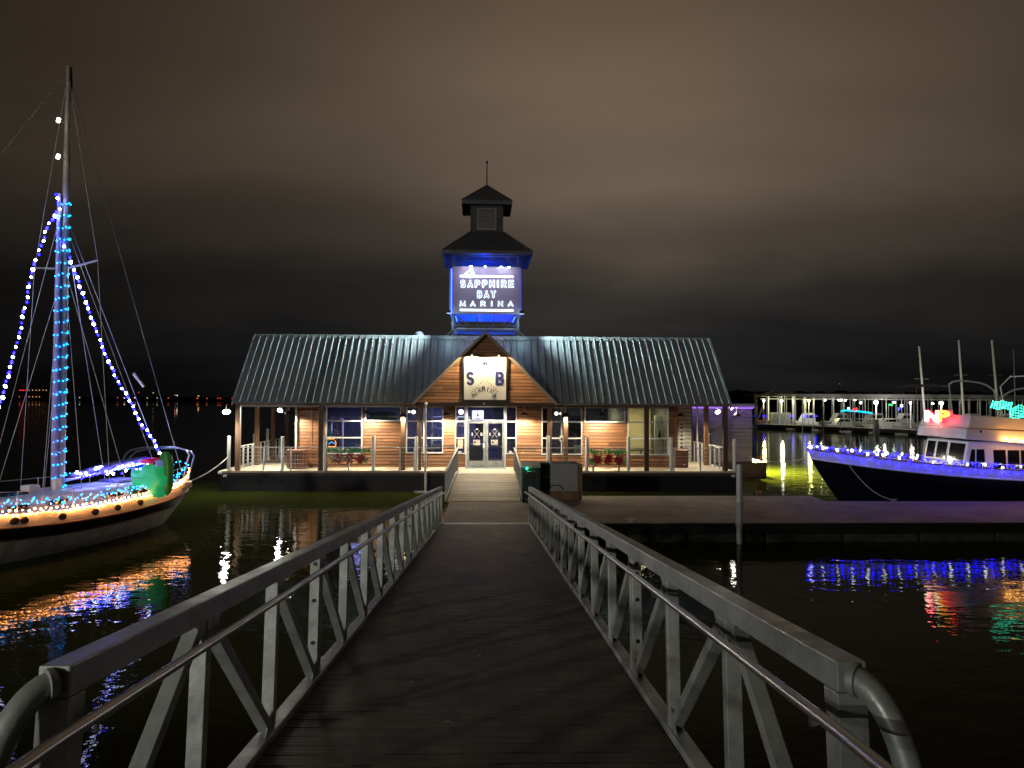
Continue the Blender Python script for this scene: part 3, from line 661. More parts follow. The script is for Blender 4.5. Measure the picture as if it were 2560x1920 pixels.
# pyramid roofs and cupola
def pyramid(hw, d0, d1, he, hw2, e0, e1, ha, m, name, nrib=7, x=0):
    V = [(x-hw,d0,he),(x+hw,d0,he),(x+hw,d1,he),(x-hw,d1,he),(x-hw2,e0,ha),(x+hw2,e0,ha),(x+hw2,e1,ha),(x-hw2,e1,ha)]
    V += [(a,b,c-.02) for a,b,c in V[:4]]
    mb = MB().add(V, [(0,1,5,4),(1,2,6,5),(2,3,7,6),(3,0,4,7),(4,5,6,7),(11,10,9,8),(0,8,9,1),(1,9,10,2),(2,10,11,3),(3,11,8,0)])
    A = [Vector(v) for v in V]
    for (p, q, r, s_) in ((0,1,5,4),(1,2,6,5),(3,0,4,7)):
        for k in range(1, nrib):
            # ribs run straight up the slope and stop at the hip
            f = k/nrib; base = A[p].lerp(A[q], f); topc = A[s_].lerp(A[r], .5); ax = (A[q]-A[p]).normalized(); mid = A[p].lerp(A[q], .5); off = (base-mid).dot(ax)
            wt = (A[r]-A[s_]).length/2; wb = (A[q]-A[p]).length/2; t_ = 1 if abs(off) <= wt else (wb-abs(off))/(wb-wt)
            up = (topc-mid)*t_; mb.bar(base, base+up, .03, .04)
    for i in range(4): mb.bar(A[i], A[i+4], .06, .05)
    return mb.build(name, m, tw)
e = TB(88, 850, TC-2.05); e2 = TB(868, 850, TC-2.05); HL = (e[1]+e2[1])/2; hwL = (e2[0]-e[0])/2; xc = (e[0]+e2[0])/2
n1 = TB(330, 688, TC-.75); n2 = TB(612, 688, TC-.75); HN = n1[1]; hwN = (n2[0]-n1[0])/2
pyramid(hwL, TC-2.05, TC+2.05, HL, hwN, TC-hwN, TC+hwN, HN, K['roofdark'], 'lower_roof', 8, xc)
mb = MB(); mb.box(xc-hwL, xc+hwL, TC-2.07, TC-2.0, HL-.17, HL-.02); mb.box(xc-hwL, xc+hwL, TC+2.0, TC+2.07, HL-.17, HL-.02); mb.box(xc-hwL-.02, xc-hwL+.04, TC-2.0, TC+2.0, HL-.17, HL-.02); mb.box(xc+hwL-.04, xc+hwL+.02, TC-2.0, TC+2.0, HL-.17, HL-.02)
mb.build('eave_fascia', K['roofdark'], tw)
mb = MB(); mb.box(xc-hwL+.05, xc+hwL-.05, TC-2.0, TC+2.0, HL-.06, HL-.03)
for k in range(10): d = TC-1.9+k*.42; mb.box(xc-hwL+.06, xc+hwL-.06, d, d+.05, HL-.16, HL-.06)
mb.build('eave_soffit', K['roofdark'], tw)
u0 = TB(258, 412, TC-1.2); u1 = TB(692, 422, TC-1.2); HU = (u0[1]+u1[1])/2; hwU = (u1[0]-u0[0])/2; xu = (u0[0]+u1[0])/2
ap = TB(475, 290, TC)[1]
MB().box(xu-hwN, xu+hwN, TC-hwN, TC+hwN, HN-.1, HU+.05).build('cupola_wall', mat('cupola', (.075,.065,.055), .7, 0, .2, 3), tw)
pyramid(hwU, TC-hwU, TC+hwU, HU, .02, TC-.02, TC+.02, ap, K['roofdark'], 'upper_roof', 6, xu)
mb = MB()
for a0,a1,b0,b1 in ((-hwU,hwU,TC-hwU-.01,TC-hwU+.05),(-hwU,hwU,TC+hwU-.05,TC+hwU+.01),(-hwU-.01,-hwU+.05,TC-hwU+.05,TC+hwU-.05),(hwU-.05,hwU+.01,TC-hwU+.05,TC+hwU-.05)): mb.box(xu+a0, xu+a1, b0, b1, HU-.2, HU-.02)
mb.build('eave_fascia', K['roofdark'], tw)
lo = TB(388, 672, TC-hwN-.02); hi = TB(557, 490, TC-hwN-.02)
mb = MB(); y = TC-hwN-.05
mb.box(lo[0], lo[0]+.06, y, TC-hwN, lo[1], hi[1]); mb.box(hi[0]-.06, hi[0], y, TC-hwN, lo[1], hi[1]); mb.box(lo[0]+.06, hi[0]-.06, y, TC-hwN, lo[1], lo[1]+.06); mb.box(lo[0]+.06, hi[0]-.06, y, TC-hwN, hi[1]-.06, hi[1])
n = 9
for k in range(n):
    z = lo[1]+.07+k*(hi[1]-lo[1]-.15)/n; mb.add([(lo[0]+.06,y-.0,z),(hi[0]-.06,y,z),(hi[0]-.06,TC-hwN-.005,z+.075),(lo[0]+.06,TC-hwN-.005,z+.075),(lo[0]+.06,y,z+.012),(hi[0]-.06,y,z+.012),(hi[0]-.06,TC-hwN-.005,z+.087),(lo[0]+.06,TC-hwN-.005,z+.087)],[(3,2,1,0),(4,5,6,7),(0,1,5,4)])
mb.build('louver', K['grey'], tw)
pt = TB(475, 88, TC)[1]
mb = MB(); mb.cyl(xu, TC, ap-.1, pt, .035, .025, 10); mb.ball((xu,TC,pt), .07, 10, 7); mb.build('finial', K['roofdark'], tw)
# sign boards round the tower
s0 = TB(177, 1400, D0-.02); s1 = TB(766, 997, D0-.02)
mb = MB().box(s0[0], s1[0], D0-.06, D0-.01, s0[1], s1[1]); sp = mb.build('sign_panel', K['signface'], tw); tag(sp, 'front sign board lettered SAPPHIRE BAY MARINA')
for s in (-1, 1):
    x = tbx+s*(pw+.17); MB().box(x-.02, x+.02, D0+.35, D1-.1, s0[1], s1[1]).build('sign_panel', K['signface'], tw)
MB().box(s0[0], s1[0], D1+.05, D1+.1, s0[1], s1[1]).build('sign_panel', K['signface'], tw)
def ss(x, y): return TB(0,0,D0)[0]*0 + B(1110+x/7.541, 640+y/7.541, D0-.07)[0], B(1110+x/7.541, 640+y/7.541, D0-.07)[1]
SZ = (ss(100,0)[0]-ss(0,0)[0])/100
halo = MB(); face = MB()
def sgtext(s_, x0, x1, ytop, ybot, gap, rh, rf_):
    ws = [.34 if c in 'I' else 1 for c in s_]; cw = (x1-x0-gap*(len(s_)-1))/sum(ws); x = x0
    for c, w_ in zip(s_, ws):
        for st in GL[c]:
            P3 = []
            for (a_, b_) in st:
                a_ = (a_-.5)/w_*.0+.5 if c == 'I' else a_
                q = ss(x+cw*w_*a_, ybot+(ytop-ybot)*b_); P3.append((q[0], q[1]))
            for mb_, r_, y_, th in ((halo, rh, D0-.075, .012), (face, rf_, D0-.094, .006)):
                n0 = len(mb_.v); mb_.tube([(p[0], 0, p[1]) for p in P3], r_, 8)
                for p in P3: mb_.ball((p[0], 0, p[1]), r_, 8, 4)
                for k_ in range(n0, len(mb_.v)): v = mb_.v[k_]; mb_.v[k_] = (v[0], y_+v[1]*th/r_, v[2])
        x += cw*w_+gap
sgtext('SAPPHIRE', 318, 1304, 468, 582, 58, .050, .026)
sgtext('BAY', 636, 968, 668, 778, 56, .048, .026)
sgtext('MARINA', 312, 1296, 858, 938, 110, .036, .017)
for y in (385, 1022):
    a = ss(282, y+20); b = ss(1326, y-20); halo.tube([(a[0]+.05, D0-.07, (a[1]+b[1])/2), (b[0]-.05, D0-.07, (a[1]+b[1])/2)], .052, 10)
# sail emblem: white outline, blue sails
halo.prism([ss(*p) for p in ((375,350),(500,245),(540,245),(585,360),(540,410),(480,418),(420,395))], D0-.11, D0-.086)
face.prism([ss(*p) for p in ((428,342),(505,278),(490,348))], D0-.125, D0-.111); face.prism([ss(*p) for p in ((527,285),(550,350),(518,348))], D0-.125, D0-.111)
face.prism([ss(*p) for p in ((430,372),(470,372),(448,382))], D0-.125, D0-.111); face.prism([ss(*p) for p in ((480,385),(500,370),(515,388))], D0-.125, D0-.111)
halo.build('lettering', K['haloL'], sp); face.build('lettering', glow('lettering', (.10,.20,.62), .6, (.03,.06,.3)), sp)
mb = MB()
for px, py, w_ in ((510,208,40),(778,212,28),(1075,218,44),(1220,222,40)):
    a = ss(px, py); mb.ball((a[0], D0-.25, a[1]), .05, 10, 6, (w_/28,1,.45))
mb.build('floodlight', K['bw'], tw)
# blue light inside the frame
mb = MB()
for s in (-1, 1): mb.cyl(tbx+s*(pw+.075), D0+.03, s0[1], s1[1]-.1, .022, n=8)
for s in (-1, 1): mb.bar((tbx+s*(pw-.12), D0+.3, s0[1]-.05), (tbx+s*(pw-.12), D1-.4, s0[1]-.05), .03)
mb.bar((tbx-1.4, D1-.3, HL-.32), (tbx+1.4, D1-.3, HL-.32), .03)
mb.build('led_strip', K['ledblue'], tw)
lamp('blue_light', 'POINT', (tbx-.3, TC, s0[1]+1.3), (.0,.14,1), 300, tw, .25); lamp('blue_light', 'POINT', (tbx+.9, TC+.7, s0[1]+.5), (.04,.0,1), 60, tw, .2)
lamp('blue_light', 'POINT', (tbx, TC-.2, HL-.7), (.02,.03,1), 150, tw, .2)
for x in (-.8, .8): lamp('sign_light', 'SPOT', T((tbx+x*.9, D0-1.0, s1[1]+.25)) @ RX(R(34)), (.72,.66,1), 62, tw, .06, 120, .6)
for s_ in (-1, 1):  # fixtures and lamps added beside the tower to rake light over the roof ribs
    rl = MB().box(tbx+s_*(pw+.08), tbx+s_*(pw+.26), D0-.5, D0-.28, 7.38, 7.52).build('added_roof_fixture', K['dark'], tw)
    MB().box(tbx+s_*(pw+.17)-.105, tbx+s_*(pw+.17)+.105, D0-.48, D0-.3, 7.37, 7.379).build('lens', glow('added_roof_lens', (.7,.9,1), 1.2), rl)
    lamp('added_roof_light', 'SPOT', T((tbx+s_*(pw+.34), D0-.42, 7.45)) @ Vector((s_*1,-.10,-.30)).normalized().to_track_quat('-Z','Y').to_matrix().to_4x4(), (.72,.93,1), 1900, tw, .07, 96, 1.0)
    lamp('added_roof_light', 'SPOT', T((tbx+s_*(pw+.34), D0-.42, 7.45)) @ Vector((s_*1,-.05,-.12)).normalized().to_track_quat('-Z','Y').to_matrix().to_4x4(), (.74,.93,1), 3600, tw, .07, 52, 1.0)
    lamp('added_roof_light', 'POINT', (tbx+s_*(pw+.2), D0-.5, 7.0), (.55,.90,1), 16, tw, .07)  # weak fill added for the roof near the tower
# satellite dome on the ridge
u, h = B(1048, 836, 3.6); t = thing('satellite_dome', 'small pale dome on the roof ridge left of the tower', 'antenna', BT(u, 3.6, h-.18)); MB().lathe([(.24,-.2),(.25,.1),(.24,.18),(.17,.28),(.08,.33),(0,.34)]).build('dome', mat('dome_shell', (.22,.24,.28), .6), t); MB().cyl(0,0,-.5,-.2,.06).build('mount', K['steel'], t)
# ---- porch lamps
def pendant(px, py, d, lab, power=42, tilt=0, stem=True, col=(1,.83,.60), vis=True, face=0):
    u, h = B(px, py, d); t = thing('porch_lamp', lab, 'lamp', BT(u, d, h) @ RZ(face) @ RX(tilt), 'dome lamps along the porch')
    MB().lathe([(.02,.16),(.04,.13),(.10,.10),(.19,.02),(.20,0),(.19,0),(.18,.015),(.09,.085),(.02,.1)], n=22).build('shade', K['dark'], t)
    MB().ball((0,0,.045), .045, 8, 6).build('bulb', K['warmlamp'], t)
    if stem:
        MB().tube([(0,0,.14),(0,0,3.0-h)], .012, 8).build('stem', K['steel'], t)
    lamp('lamp_light', 'SPOT', T((0,0,.0)), col, power, t, .05, 158, .30)
    return t
PW = 440
pendant(723, 1034, 1.0, 'black dome lamp over the deck left of the leftmost window', PW)
pendant(916, 1034, 1.1, 'black dome lamp hanging before the high left window', PW)
pendant(1008, 1041, .14, 'black dome lamp mounted in front of the left gable post', PW*.55, stem=True)
pendant(1115.5, 1037.5, 1.1, 'black dome lamp left of the entrance doors', PW)
pendant(1310.5, 1037.5, 1.1, 'black dome lamp right of the entrance doors', PW)
pendant(1414, 1041, .14, 'black dome lamp mounted in front of the right gable post', PW*.55)
pendant(1506.5, 1037.5, 1.1, 'black dome lamp hanging before the high right window', PW)
pendant(1702, 1040, 2.4, 'black dome lamp before the pale recessed wall', PW)
def flood(px, py, d, lab, power, aim, vis=.16, col=(1,.95,.82)):
    u, h = B(px, py, d); M_ = BT(u, d, h); q = Vector(aim).normalized().to_track_quat('-Z', 'Y').to_matrix().to_4x4()
    t = thing('floodlight', lab, 'floodlight', M_ @ q, 'white floodlights on the porch')
    MB().lathe([(vis*.5,.14),(vis*.9,.08),(vis*1.1,0),(vis,0)], n=18).build('housing', K['steel'], t); MB().ball((0,0,.0), vis*.92, 14, 6, (1,1,.3)).build('lens', K['coollamp'], t)
    MB().tube([(0,0,.14),(0,.1,.3)], .015, 6).build('bracket', K['steel'], t)
    if power: lamp('lamp_light', 'SPOT', T((0,0,-.08)), col, power, t, .1, 140, .5)
flood(566, 1030, -.25, 'bright white floodlight outside the left front corner post', 700, (.35,-.7,-1.1), .17)
flood(700, 1026, 2.6, 'bright white floodlight inside the left gallery', 500, (-.2,-.8,-.7), .13)
flood(1795, 1030, 4.3, 'bright white floodlight inside the right gallery', 200, (.1,-.7,-.8), .14)
flood(1830, 1022, .6, 'small bright floodlight at the right end of the eave', 40, (.5,-.6,-.6), .06)
t = pendant(1842, 1040, .4, 'black cone lamp outside the right front corner post', 0.1)
# rolled sun shades under the eave
for a, b, lab in ((601,799,'rolled sun shade tube under the leftmost eave bay'),(811,1006,'rolled sun shade tube over the leftmost window')):
    ua, h = B(a, 1014, .25); ub, _ = B(b, 1014, .25); t = thing('rolled_shade', lab, 'sun shade', BT(ua, .25, h), 'rolled sun shades')
    MB().tube([(0,0,0),(ub-ua,0,0)], .055, 12).build('roll', K['grey'], t); mb = MB(); mb.cyl(0,0,-.08,.08,.07); mb.box(-.02,.02,-.02,.02,.0,3.0-h); mb.build('bracket', K['steel'], t)
t = thing('ceiling_light', 'round ceiling light in the porch over the entrance doors', 'ceiling light', BT(.05, 1.0, 2.975)); MB().cyl(0,0,0,.025,.16,n=20).build('rim', K['whitep'], t); MB().cyl(0,0,-.012,.0,.13,n=20).build('lens', K['warmlamp'], t)
lamp('lamp_light', 'SPOT', T((0,0,-.03)), (1,.95,.82), 330, t, .1, 165, .4)
# ---- slatted equipment covers
def acbox(u, d, lab, w, h, rnd=False):
    t = thing('equipment_cover', lab, 'equipment cover', BT(u, d, 0), 'brown slatted equipment covers')
    if rnd:
        mb = MB(); n = 24
        for k in range(n):
            a = 2*math.pi*k/n; c, s = math.cos(a), math.sin(a); mb.bar((c*w/2, s*w/2, .02), (c*w/2, s*w/2, h), .07, .03, up=(c,s,0))
        mb.build('slats', K['brown'], t); MB().cyl(0,0,0,h-.02,w/2-.03,n=24).build('core', K['dark'], t); MB().cyl(0,0,h-.02,h+.02,w/2+.02,n=24).build('lid', K['brown'], t)
    else:
        MB().box(-w/2+.03,w/2-.03,-w/2+.03,w/2-.03,0,h-.03).build('core', K['trim'], t); mb = MB(); n = 13
        for k in range(n):
            x = -w/2+w*(k+.5)/n
            mb.box(x-w/n*.38, x+w/n*.38, -w/2, -w/2+.028, .03, h-.05); mb.box(-w/2, -w/2+.028, x-w/n*.38, x+w/n*.38, .03, h-.05)
        mb.build('slats', K['brown'], t); MB().box(-w/2-.01,w/2+.01,-w/2-.01,w/2+.01,h-.045,h).build('lid', K['brown'], t)
        MB().box(w/2-.25,w/2-.13,-w/2-.012,-w/2-.002,.12,.17).build('badge', K['signwhite'], t)
acbox(B(741,1150,1.0)[0], 1.2, 'round brown slatted cover at the left wall corner', .92, .83, True)
acbox(B(1704,1150,1.7)[0], 1.9, 'square brown slatted cover before the pale recessed wall', .60, .82)
# ---- railings round the deck
def railing(name, lab, segs, posts, wh=False, h=1.03):
    t = thing(name, lab, 'railing', BM, 'cable railings round the deck')
    m = K['whitesteel'] if wh else K['steel']
    for (a, b) in segs:
        a = Vector(a); b = Vector(b)
        MB().bar((a.x,a.y,h), (b.x,b.y,h), .06, .035).build('top_rail', m, t)
        mb = MB()
        for k in range(5): z = .14+k*.17; mb.tube([(a.x,a.y,z),(b.x,b.y,z)], .006, 5)
        mb.build('cable', K['steel'], t)
    for p in posts: MB().box(p[0]-.03, p[0]+.03, p[1]-.03, p[1]+.03, 0, h-.018).build('post', m, t)
def us(px, d=.1): return B(px, 1150, d)[0]
railing('cable_railing', 'front cable railing on the left half of the deck', [((RL+.25,.1),(us(802)-.12,.1)),((us(802)+.12,.1),(us(1143),.1))], [(us(p),.1) for p in (659,727,817,872,1000,1035)])
railing('cable_railing', 'front cable railing on the right half of the deck', [((us(1281),.1),(us(1616)-.12,.1)),((us(1616)+.12,.1),(RR-.25,.1))], [(us(p),.1) for p in (1483,1547,1686,1751)])
lp = [(RL+.13, .1+.9*k) for k in range(1, 10) if abs((.1+.9*k)-2.93) > .2]
railing('cable_railing', 'white cable railing along the left gallery', [((RL+.02,.2),(RL+.02,8.5))], [(RL+.02, .55+.68*k) for k in range(0, 12)], True)
railing('cable_railing', 'white cable railing along the right gallery', [((RR-.02,.2),(RR-.02,8.5))], [(RR-.02, .55+.68*k) for k in range(0, 12)], True)
def bollard(px, d, lab, top, base=0):
    u = B(px, 1150, d)[0]; h = B(px, top, d)[1]; t = thing('mooring_post', lab, 'post', BT(u, d, base), 'white capped steel mooring posts round the deck')
    MB().cyl(0,0,0,h-base,.075,n=18).build('tube', K['whitesteel'], t); MB().ball((0,0,h-base), .085, 14, 6, (1,1,.5)).build('cap', K['signwhite'], t); MB().box(-.12,.12,-.06,.12,0,.02).build('base_plate', K['steel'], t)
    return t
for px, d, lab, top in ((572,-.0,'white mooring post at the left front corner with rope',1092),(706,.0,'white mooring post before the round slatted cover',1093),(812,.0,'white mooring post left of the leftmost window',1094),
        (934,.0,'white mooring post before the siding under the high left window',1092),(1041,.0,'white mooring post before the window left of the entrance',1093),(1370,.0,'white mooring post before the window right of the entrance',1091),
        (1467,.0,'white mooring post left of the right greeting decoration',1094),(1571,.0,'white mooring post right of the right greeting decoration',1094),(1678,.0,'white mooring post before the square slatted cover',1095),(1836,.1,'white mooring post at the right front corner with rope',1100),
        ):
    bollard(px, -.02, lab, top)
for s, d, hh, lab in ((-1,3.4,1.45,'white mooring post along the left gallery nearer the front'),(-1,5.6,1.6,'white mooring post along the left gallery farther back'),(1,3.4,1.5,'white mooring post along the right gallery nearer the front'),(1,6.4,1.65,'white mooring post along the right gallery farther back')):
    u = (RL if s < 0 else RR)+s*.12; t = thing('mooring_post', lab, 'post', BT(u, d, 0), 'white capped steel mooring posts round the deck')
    MB().cyl(0,0,0,hh,.075,n=18).build('tube', K['whitesteel'], t); MB().ball((0,0,hh), .085, 14, 6, (1,1,.5)).build('cap', K['signwhite'], t)
# ---- holiday greetings on the railing
def greeting(px, py, lab, snow):
    u, h = B(px, py, .02); t = thing('greeting_decoration', lab, 'decoration', BT(u, -.0, h), 'poinsettia greeting decorations on the front railing')
    mb = MB(); text(mb, 'Merry Christmas', .31, T((0,0,.25)), .03, .018, sp=.88); mb.build('lettering', K['leaf'], t)
    rr = random.Random(px); red = MB(); gr = MB()
    def petal(m, cx, cz, a, L_, w_, y):
        q = []
        for f, s_ in ((0,.12),(.25,.8),(.5,1),(.75,.62),(1,0)):
            q.append((f, s_))
        up = [(cx+math.cos(a)*L_*f-math.sin(a)*w_*s_, cz+math.sin(a)*L_*f+math.cos(a)*w_*s_) for f, s_ in q]
        dn = [(cx+math.cos(a)*L_*f+math.sin(a)*w_*s_, cz+math.sin(a)*L_*f-math.cos(a)*w_*s_) for f, s_ in q[:-1]]
        m.prism(up+dn[::-1], y-.006, y+.006)
    for cx, cz in ((-.48,-.02),(0.02,.0),(.50,-.04)):
        for k in range(9): petal(red, cx, cz, k*2*math.pi/9+rr.uniform(-.2,.2), rr.uniform(.20,.32), .055, -.02-.007*k)
        for k in range(4): petal(gr, cx, cz, k*math.pi/2+rr.uniform(-.3,.5), rr.uniform(.28,.36), .05, .02+.004*k)
    for s_ in (-1,1): petal(gr, s_*.62, -.05, 0 if s_ > 0 else math.pi, .28, .06, .03); petal(gr, s_*.62, -.1, -.6 if s_ > 0 else math.pi+.6, .26, .05, .045)
    fl = red.build('petals', K['red'], t); gr.build('leaves', K['leaf'], t)
    mb = MB(); mb.bar((-.78,.04,.26),(.78,.04,.26),.02); mb.bar((-.6,.04,-.3),(-.6,.04,.5),.015); mb.bar((.6,.04,-.3),(.6,.04,.5),.015); mb.build('wire_frame', K['dark'], t)
    if snow:
        mb = MB()
        for k in range(110): x = rr.uniform(-.78,.1); mb.ball((x, -.08, (.30 if rr.random()<.5 else -.02)+rr.uniform(-.1,.12)), rr.uniform(.012,.026), 6, 4)
        mb.build('snow_beads', K['signwhite'], t)
greeting(873, 1145, 'left Merry Christmas decoration flecked with white over red poinsettias', True)
greeting(1519, 1148, 'right plain Merry Christmas decoration over red poinsettias', False)
# ---- slim pole on the barge face
u, h = B(1065, 1010, -.35); b = B(1065, 1231, -.35)[1]
t = thing('pole', 'slim white pole rising from the water left of the ramp', 'pole', BT(u, -.35, b)); H = h-b
MB().cyl(0,0,0,.35*H,.05,n=12).build('lower_tube', K['steel'], t); MB().cyl(0,0,.35*H,.6*H,.045,n=12).build('middle_tube', K['whitesteel'], t)
mb = MB().cyl(0,0,.6*H,H,.035,n=12); mb.ball((0,0,H), .075, 10, 8, (1,1,1.2)); mb.build('upper_tube', K['whitesteel'], t)
mb = MB()
for z in (.53*H, .62*H): mb.cyl(0,0,z-.02,z+.02,.085,n=12)
mb.build('collar', K['whitesteel'], t); mb = MB(); mb.box(-.5,.05,-.02,.02,.03,.07); mb.box(-.35,.25,-.15,.15,-.02,.03); mb.build('foot', K['steel'], t)
# ------------------------------------------------------------------ dock, ramp
DZ = EYE-3.52
DM = T((ORG.x, ORG.y, DZ)) @ RZ(TH)
ul = loc(1108, 1300, DM, 2, 0).x; dn = -12.1
def dlab(px, py): p = loc(px, py, DM, 2, 0); return p.x, p.y
xfar = dlab(2020, 1238); xst = dlab(2066, 1253)
poly = [(ul, -12.1), (60, -12.1), (60, xst[1]), (xst[0], xst[1]), (xfar[0], -6.15), (1.9, -6.15), (1.9,-7.4), (ul+.02, -7.6)]
o = MB().prism(poly, -.30, 0, 2).build('floating_dock', K['pavers'], None); o.matrix_world = DM; tag(o, kind='structure')
mb = MB().box(ul-.02, 60, -12.16, -12.104, -.31, -.012); mb.box(1.9, xfar[0], -6.146, -6.09, -.16, -.02); o = mb.build('dock_kerb', K['hullblack']); o.matrix_world = DM; tag(o, kind='structure')
mb = MB()
for k in range(26): x = 1.2+k*2.3; mb.box(x, x+2.22, -12.0, -7.6, -.75, -.302)
o = mb.build('dock_floats', mat('wet_concrete', (.035,.034,.028), .7, 0, .7, 2.5, .3, 20), None, .03); o.matrix_world = DM; tag(o, kind='structure')
rb = dlab(1209.5, 1256)
ramp = thing('boarding_ramp', 'wooden plank ramp with grey side rails leading up to the entrance', 'ramp', DM)
# ramp runs from the dock (y = -7.9) up to the barge threshold
ya, yb = -7.75, -1.55; za, zb = .03, DECK-DZ+.01; cx0 = loc(1210, 1256, DM, 1, ya).x; cx1 = loc(1215.5, 1186, DM, 1, yb).x; hw = 1.26
N_ = 44; mb = MB()
for k in range(N_):
    f0, f1 = k/N_, (k+.93)/N_; y0 = ya+(yb-ya)*f0; y1 = ya+(yb-ya)*f1; z0 = za+(zb-za)*f0; z1 = za+(zb-za)*f1; c0 = cx0+(cx1-cx0)*f0
    mb.add([(c0-hw,y0,z0),(c0+hw,y0,z0),(c0+hw,y1,z1),(c0-hw,y1,z1),(c0-hw,y0,z0-.05),(c0+hw,y0,z0-.05),(c0+hw,y1,z1-.05),(c0-hw,y1,z1-.05)],[(0,1,2,3),(7,6,5,4),(0,4,5,1),(2,6,7,3),(0,3,7,4),(1,5,6,2)])
mb.build('planks', K['plank'], ramp)
MB().box(cx1-hw-.02, cx1+hw+.02, yb+.01, .25, zb-.10, zb+.015).build('threshold_plate', K['cream'], ramp)
for s in (-1, 1):
    c0, c1 = cx0+s*(hw+.06), cx1+s*(hw+.0)
    mb = MB(); mb.bar((c0,ya,1.02),(c1,yb+1.4,zb+1.02),.07,.05); mb.build('handrail', K['alu'], ramp)
    MB().bar((c0,ya,za+.06),(c1,yb,zb+.06),.06,.14).build('stringer', K['alu'], ramp)
    for k in range(36):
        f = k/35; x = c0+(c1-c0)*f; y = ya+(yb+1.3-ya)*f; z = za+(zb-za)*f
        if k % 7 == 0: MB().bar((x,y,z),(x,y,z+1.0),.05).build('post', K['alu'], ramp)
        else: MB().bar((x,y,z+.08),(x,y,z+1.0),.016).build('baluster', K['alu'], ramp)
# bins on the dock
def DT(u, d, h=0): return DM @ T((u, d, h))
u, d = dlab(1328, 1256)
t = thing('trash_compactor', 'dark green compactor bin with green light beside the ramp', 'trash bin', DT(u, d+.35) @ RZ(0))
w = .32; MB().box(-w,w,-.33,.38,0,1.22).build('body', K['green'], t, .03)
MB().add([(-w-.01,-.35,1.22),(w+.01,-.35,1.22),(w+.01,.40,1.34),(-w-.01,.40,1.34),(-w-.01,-.35,1.19),(w+.01,-.35,1.19),(w+.01,.4,1.19),(-w-.01,.4,1.19)],[(0,1,2,3),(4,7,6,5),(0,4,5,1),(1,5,6,2),(2,6,7,3),(3,7,4,0)]).build('lid', K['grey'], t)
MB().box(-.2,.22,-.35,-.331,.82,1.08).build('hopper', K['dark'], t, .008); MB().tube([(-.15,-.36,.98),(-.15,-.39,1.06),(.17,-.39,1.06),(.17,-.36,.98)], .01, 6).build('handle', K['steel'], t)
MB().box(-.2,-.02,-.342,-.331,.06,.14).build('label_plate', K['grey'], t); MB().ball((-.15,-.345,1.15), .028, 10, 6).build('status_light', glow('green_led', (.02,1,.35), 12), t)
lamp('status_glow', 'POINT', (-.15,-.40,1.17), (.02,1,.45), 1.2, t, .02)
u0, d0 = dlab(1352, 1252); u1, _ = dlab(1459, 1252)
t = thing('utility_cabinet', 'grey power cabinet with wooden end posts on the dock', 'utility cabinet', DT((u0+u1)/2, d0+.6))
w = (u1-u0)/2
MB().box(-w,w-.06,-.30,.32,0,.34).build('base', K['timber'], t, .01); MB().box(-w,-w+.34,-.22,.3,.34,1.28).build('side_cabinet', K['dark'], t, .01)
MB().box(-w+.36,w-.16,-.34,.30,.30,1.27).build('enclosure', K['grey'], t, .012); MB().box(-w+.40,w-.20,-.356,-.342,.35,1.22).build('door', K['grey'], t, .006)
MB().ball((-w+.47,-.37,.72), .03, 10, 6, (1,.5,1)).build('lock', K['steel'], t); MB().box(w-.155,w,-.30,.32,0,1.24).build('end_post', K['timber'], t, .01)
mb = MB()
for k in range(15): x = -w+.42+k*(2*w-.62)/14; mb.box(x-.015, x+.015, -.3,.28,1.27,1.295)
mb.build('top_vent', K['dark'], t)
MB().tube([(-w+.1,-.24,.8),(-w+.35,-.36,.78)], .012, 6).build('conduit', K['steel'], t)
MB().tube([(-w+.55+.25*math.cos(a*math.pi/8), -.37, .36+.16*math.sin(a*math.pi/8)) for a in range(9)], .02, 6).build('cable', K['dark'], t)
# pole at the dock edge
u, d = dlab(1843, 1306); p = DM @ Vector((u, -12.2, 0)); s_ = FPX/p.y
t = thing('piling', 'galvanised steel pile at the near edge of the dock', 'piling', (p.x, p.y-.02, 0)); hp = EYE-(1163-1003)/s_
MB().cyl(0,0,-.6,hp,.085,n=20).build('tube', K['steel'], t); MB().cyl(0,0,DZ-.1,DZ+.62,.105,n=20).build('sleeve', K['grey'], t); MB().ball((0,0,hp), .085, 14, 6, (1,1,.25)).build('cap', K['steel'], t)
def cleat(M_, lab):
    t = thing('cleat', lab, 'cleat', M_, 'steel cleats on the dock edge'); mb = MB(); mb.tube([(-.16,0,.09),(-.06,0,.075),(.06,0,.075),(.16,0,.09)], [.012,.02,.02,.012], 8); mb.box(-.05,-.02,-.02,.02,0,.07); mb.box(.02,.05,-.02,.02,0,.07); mb.box(-.08,.08,-.04,.04,0,.012); mb.build('horn', K['steel'], t)
u, d = dlab(1578, 1306); cleat(DT(u, -11.95), 'steel cleat on the near dock edge left of the piling')
u, d = dlab(2240, 1256); cleat(DT(u, xst[1]-.15), 'steel cleat tied to the trawler on the far dock edge')
CLEAT2 = DT(u, xst[1]-.15).to_translation()
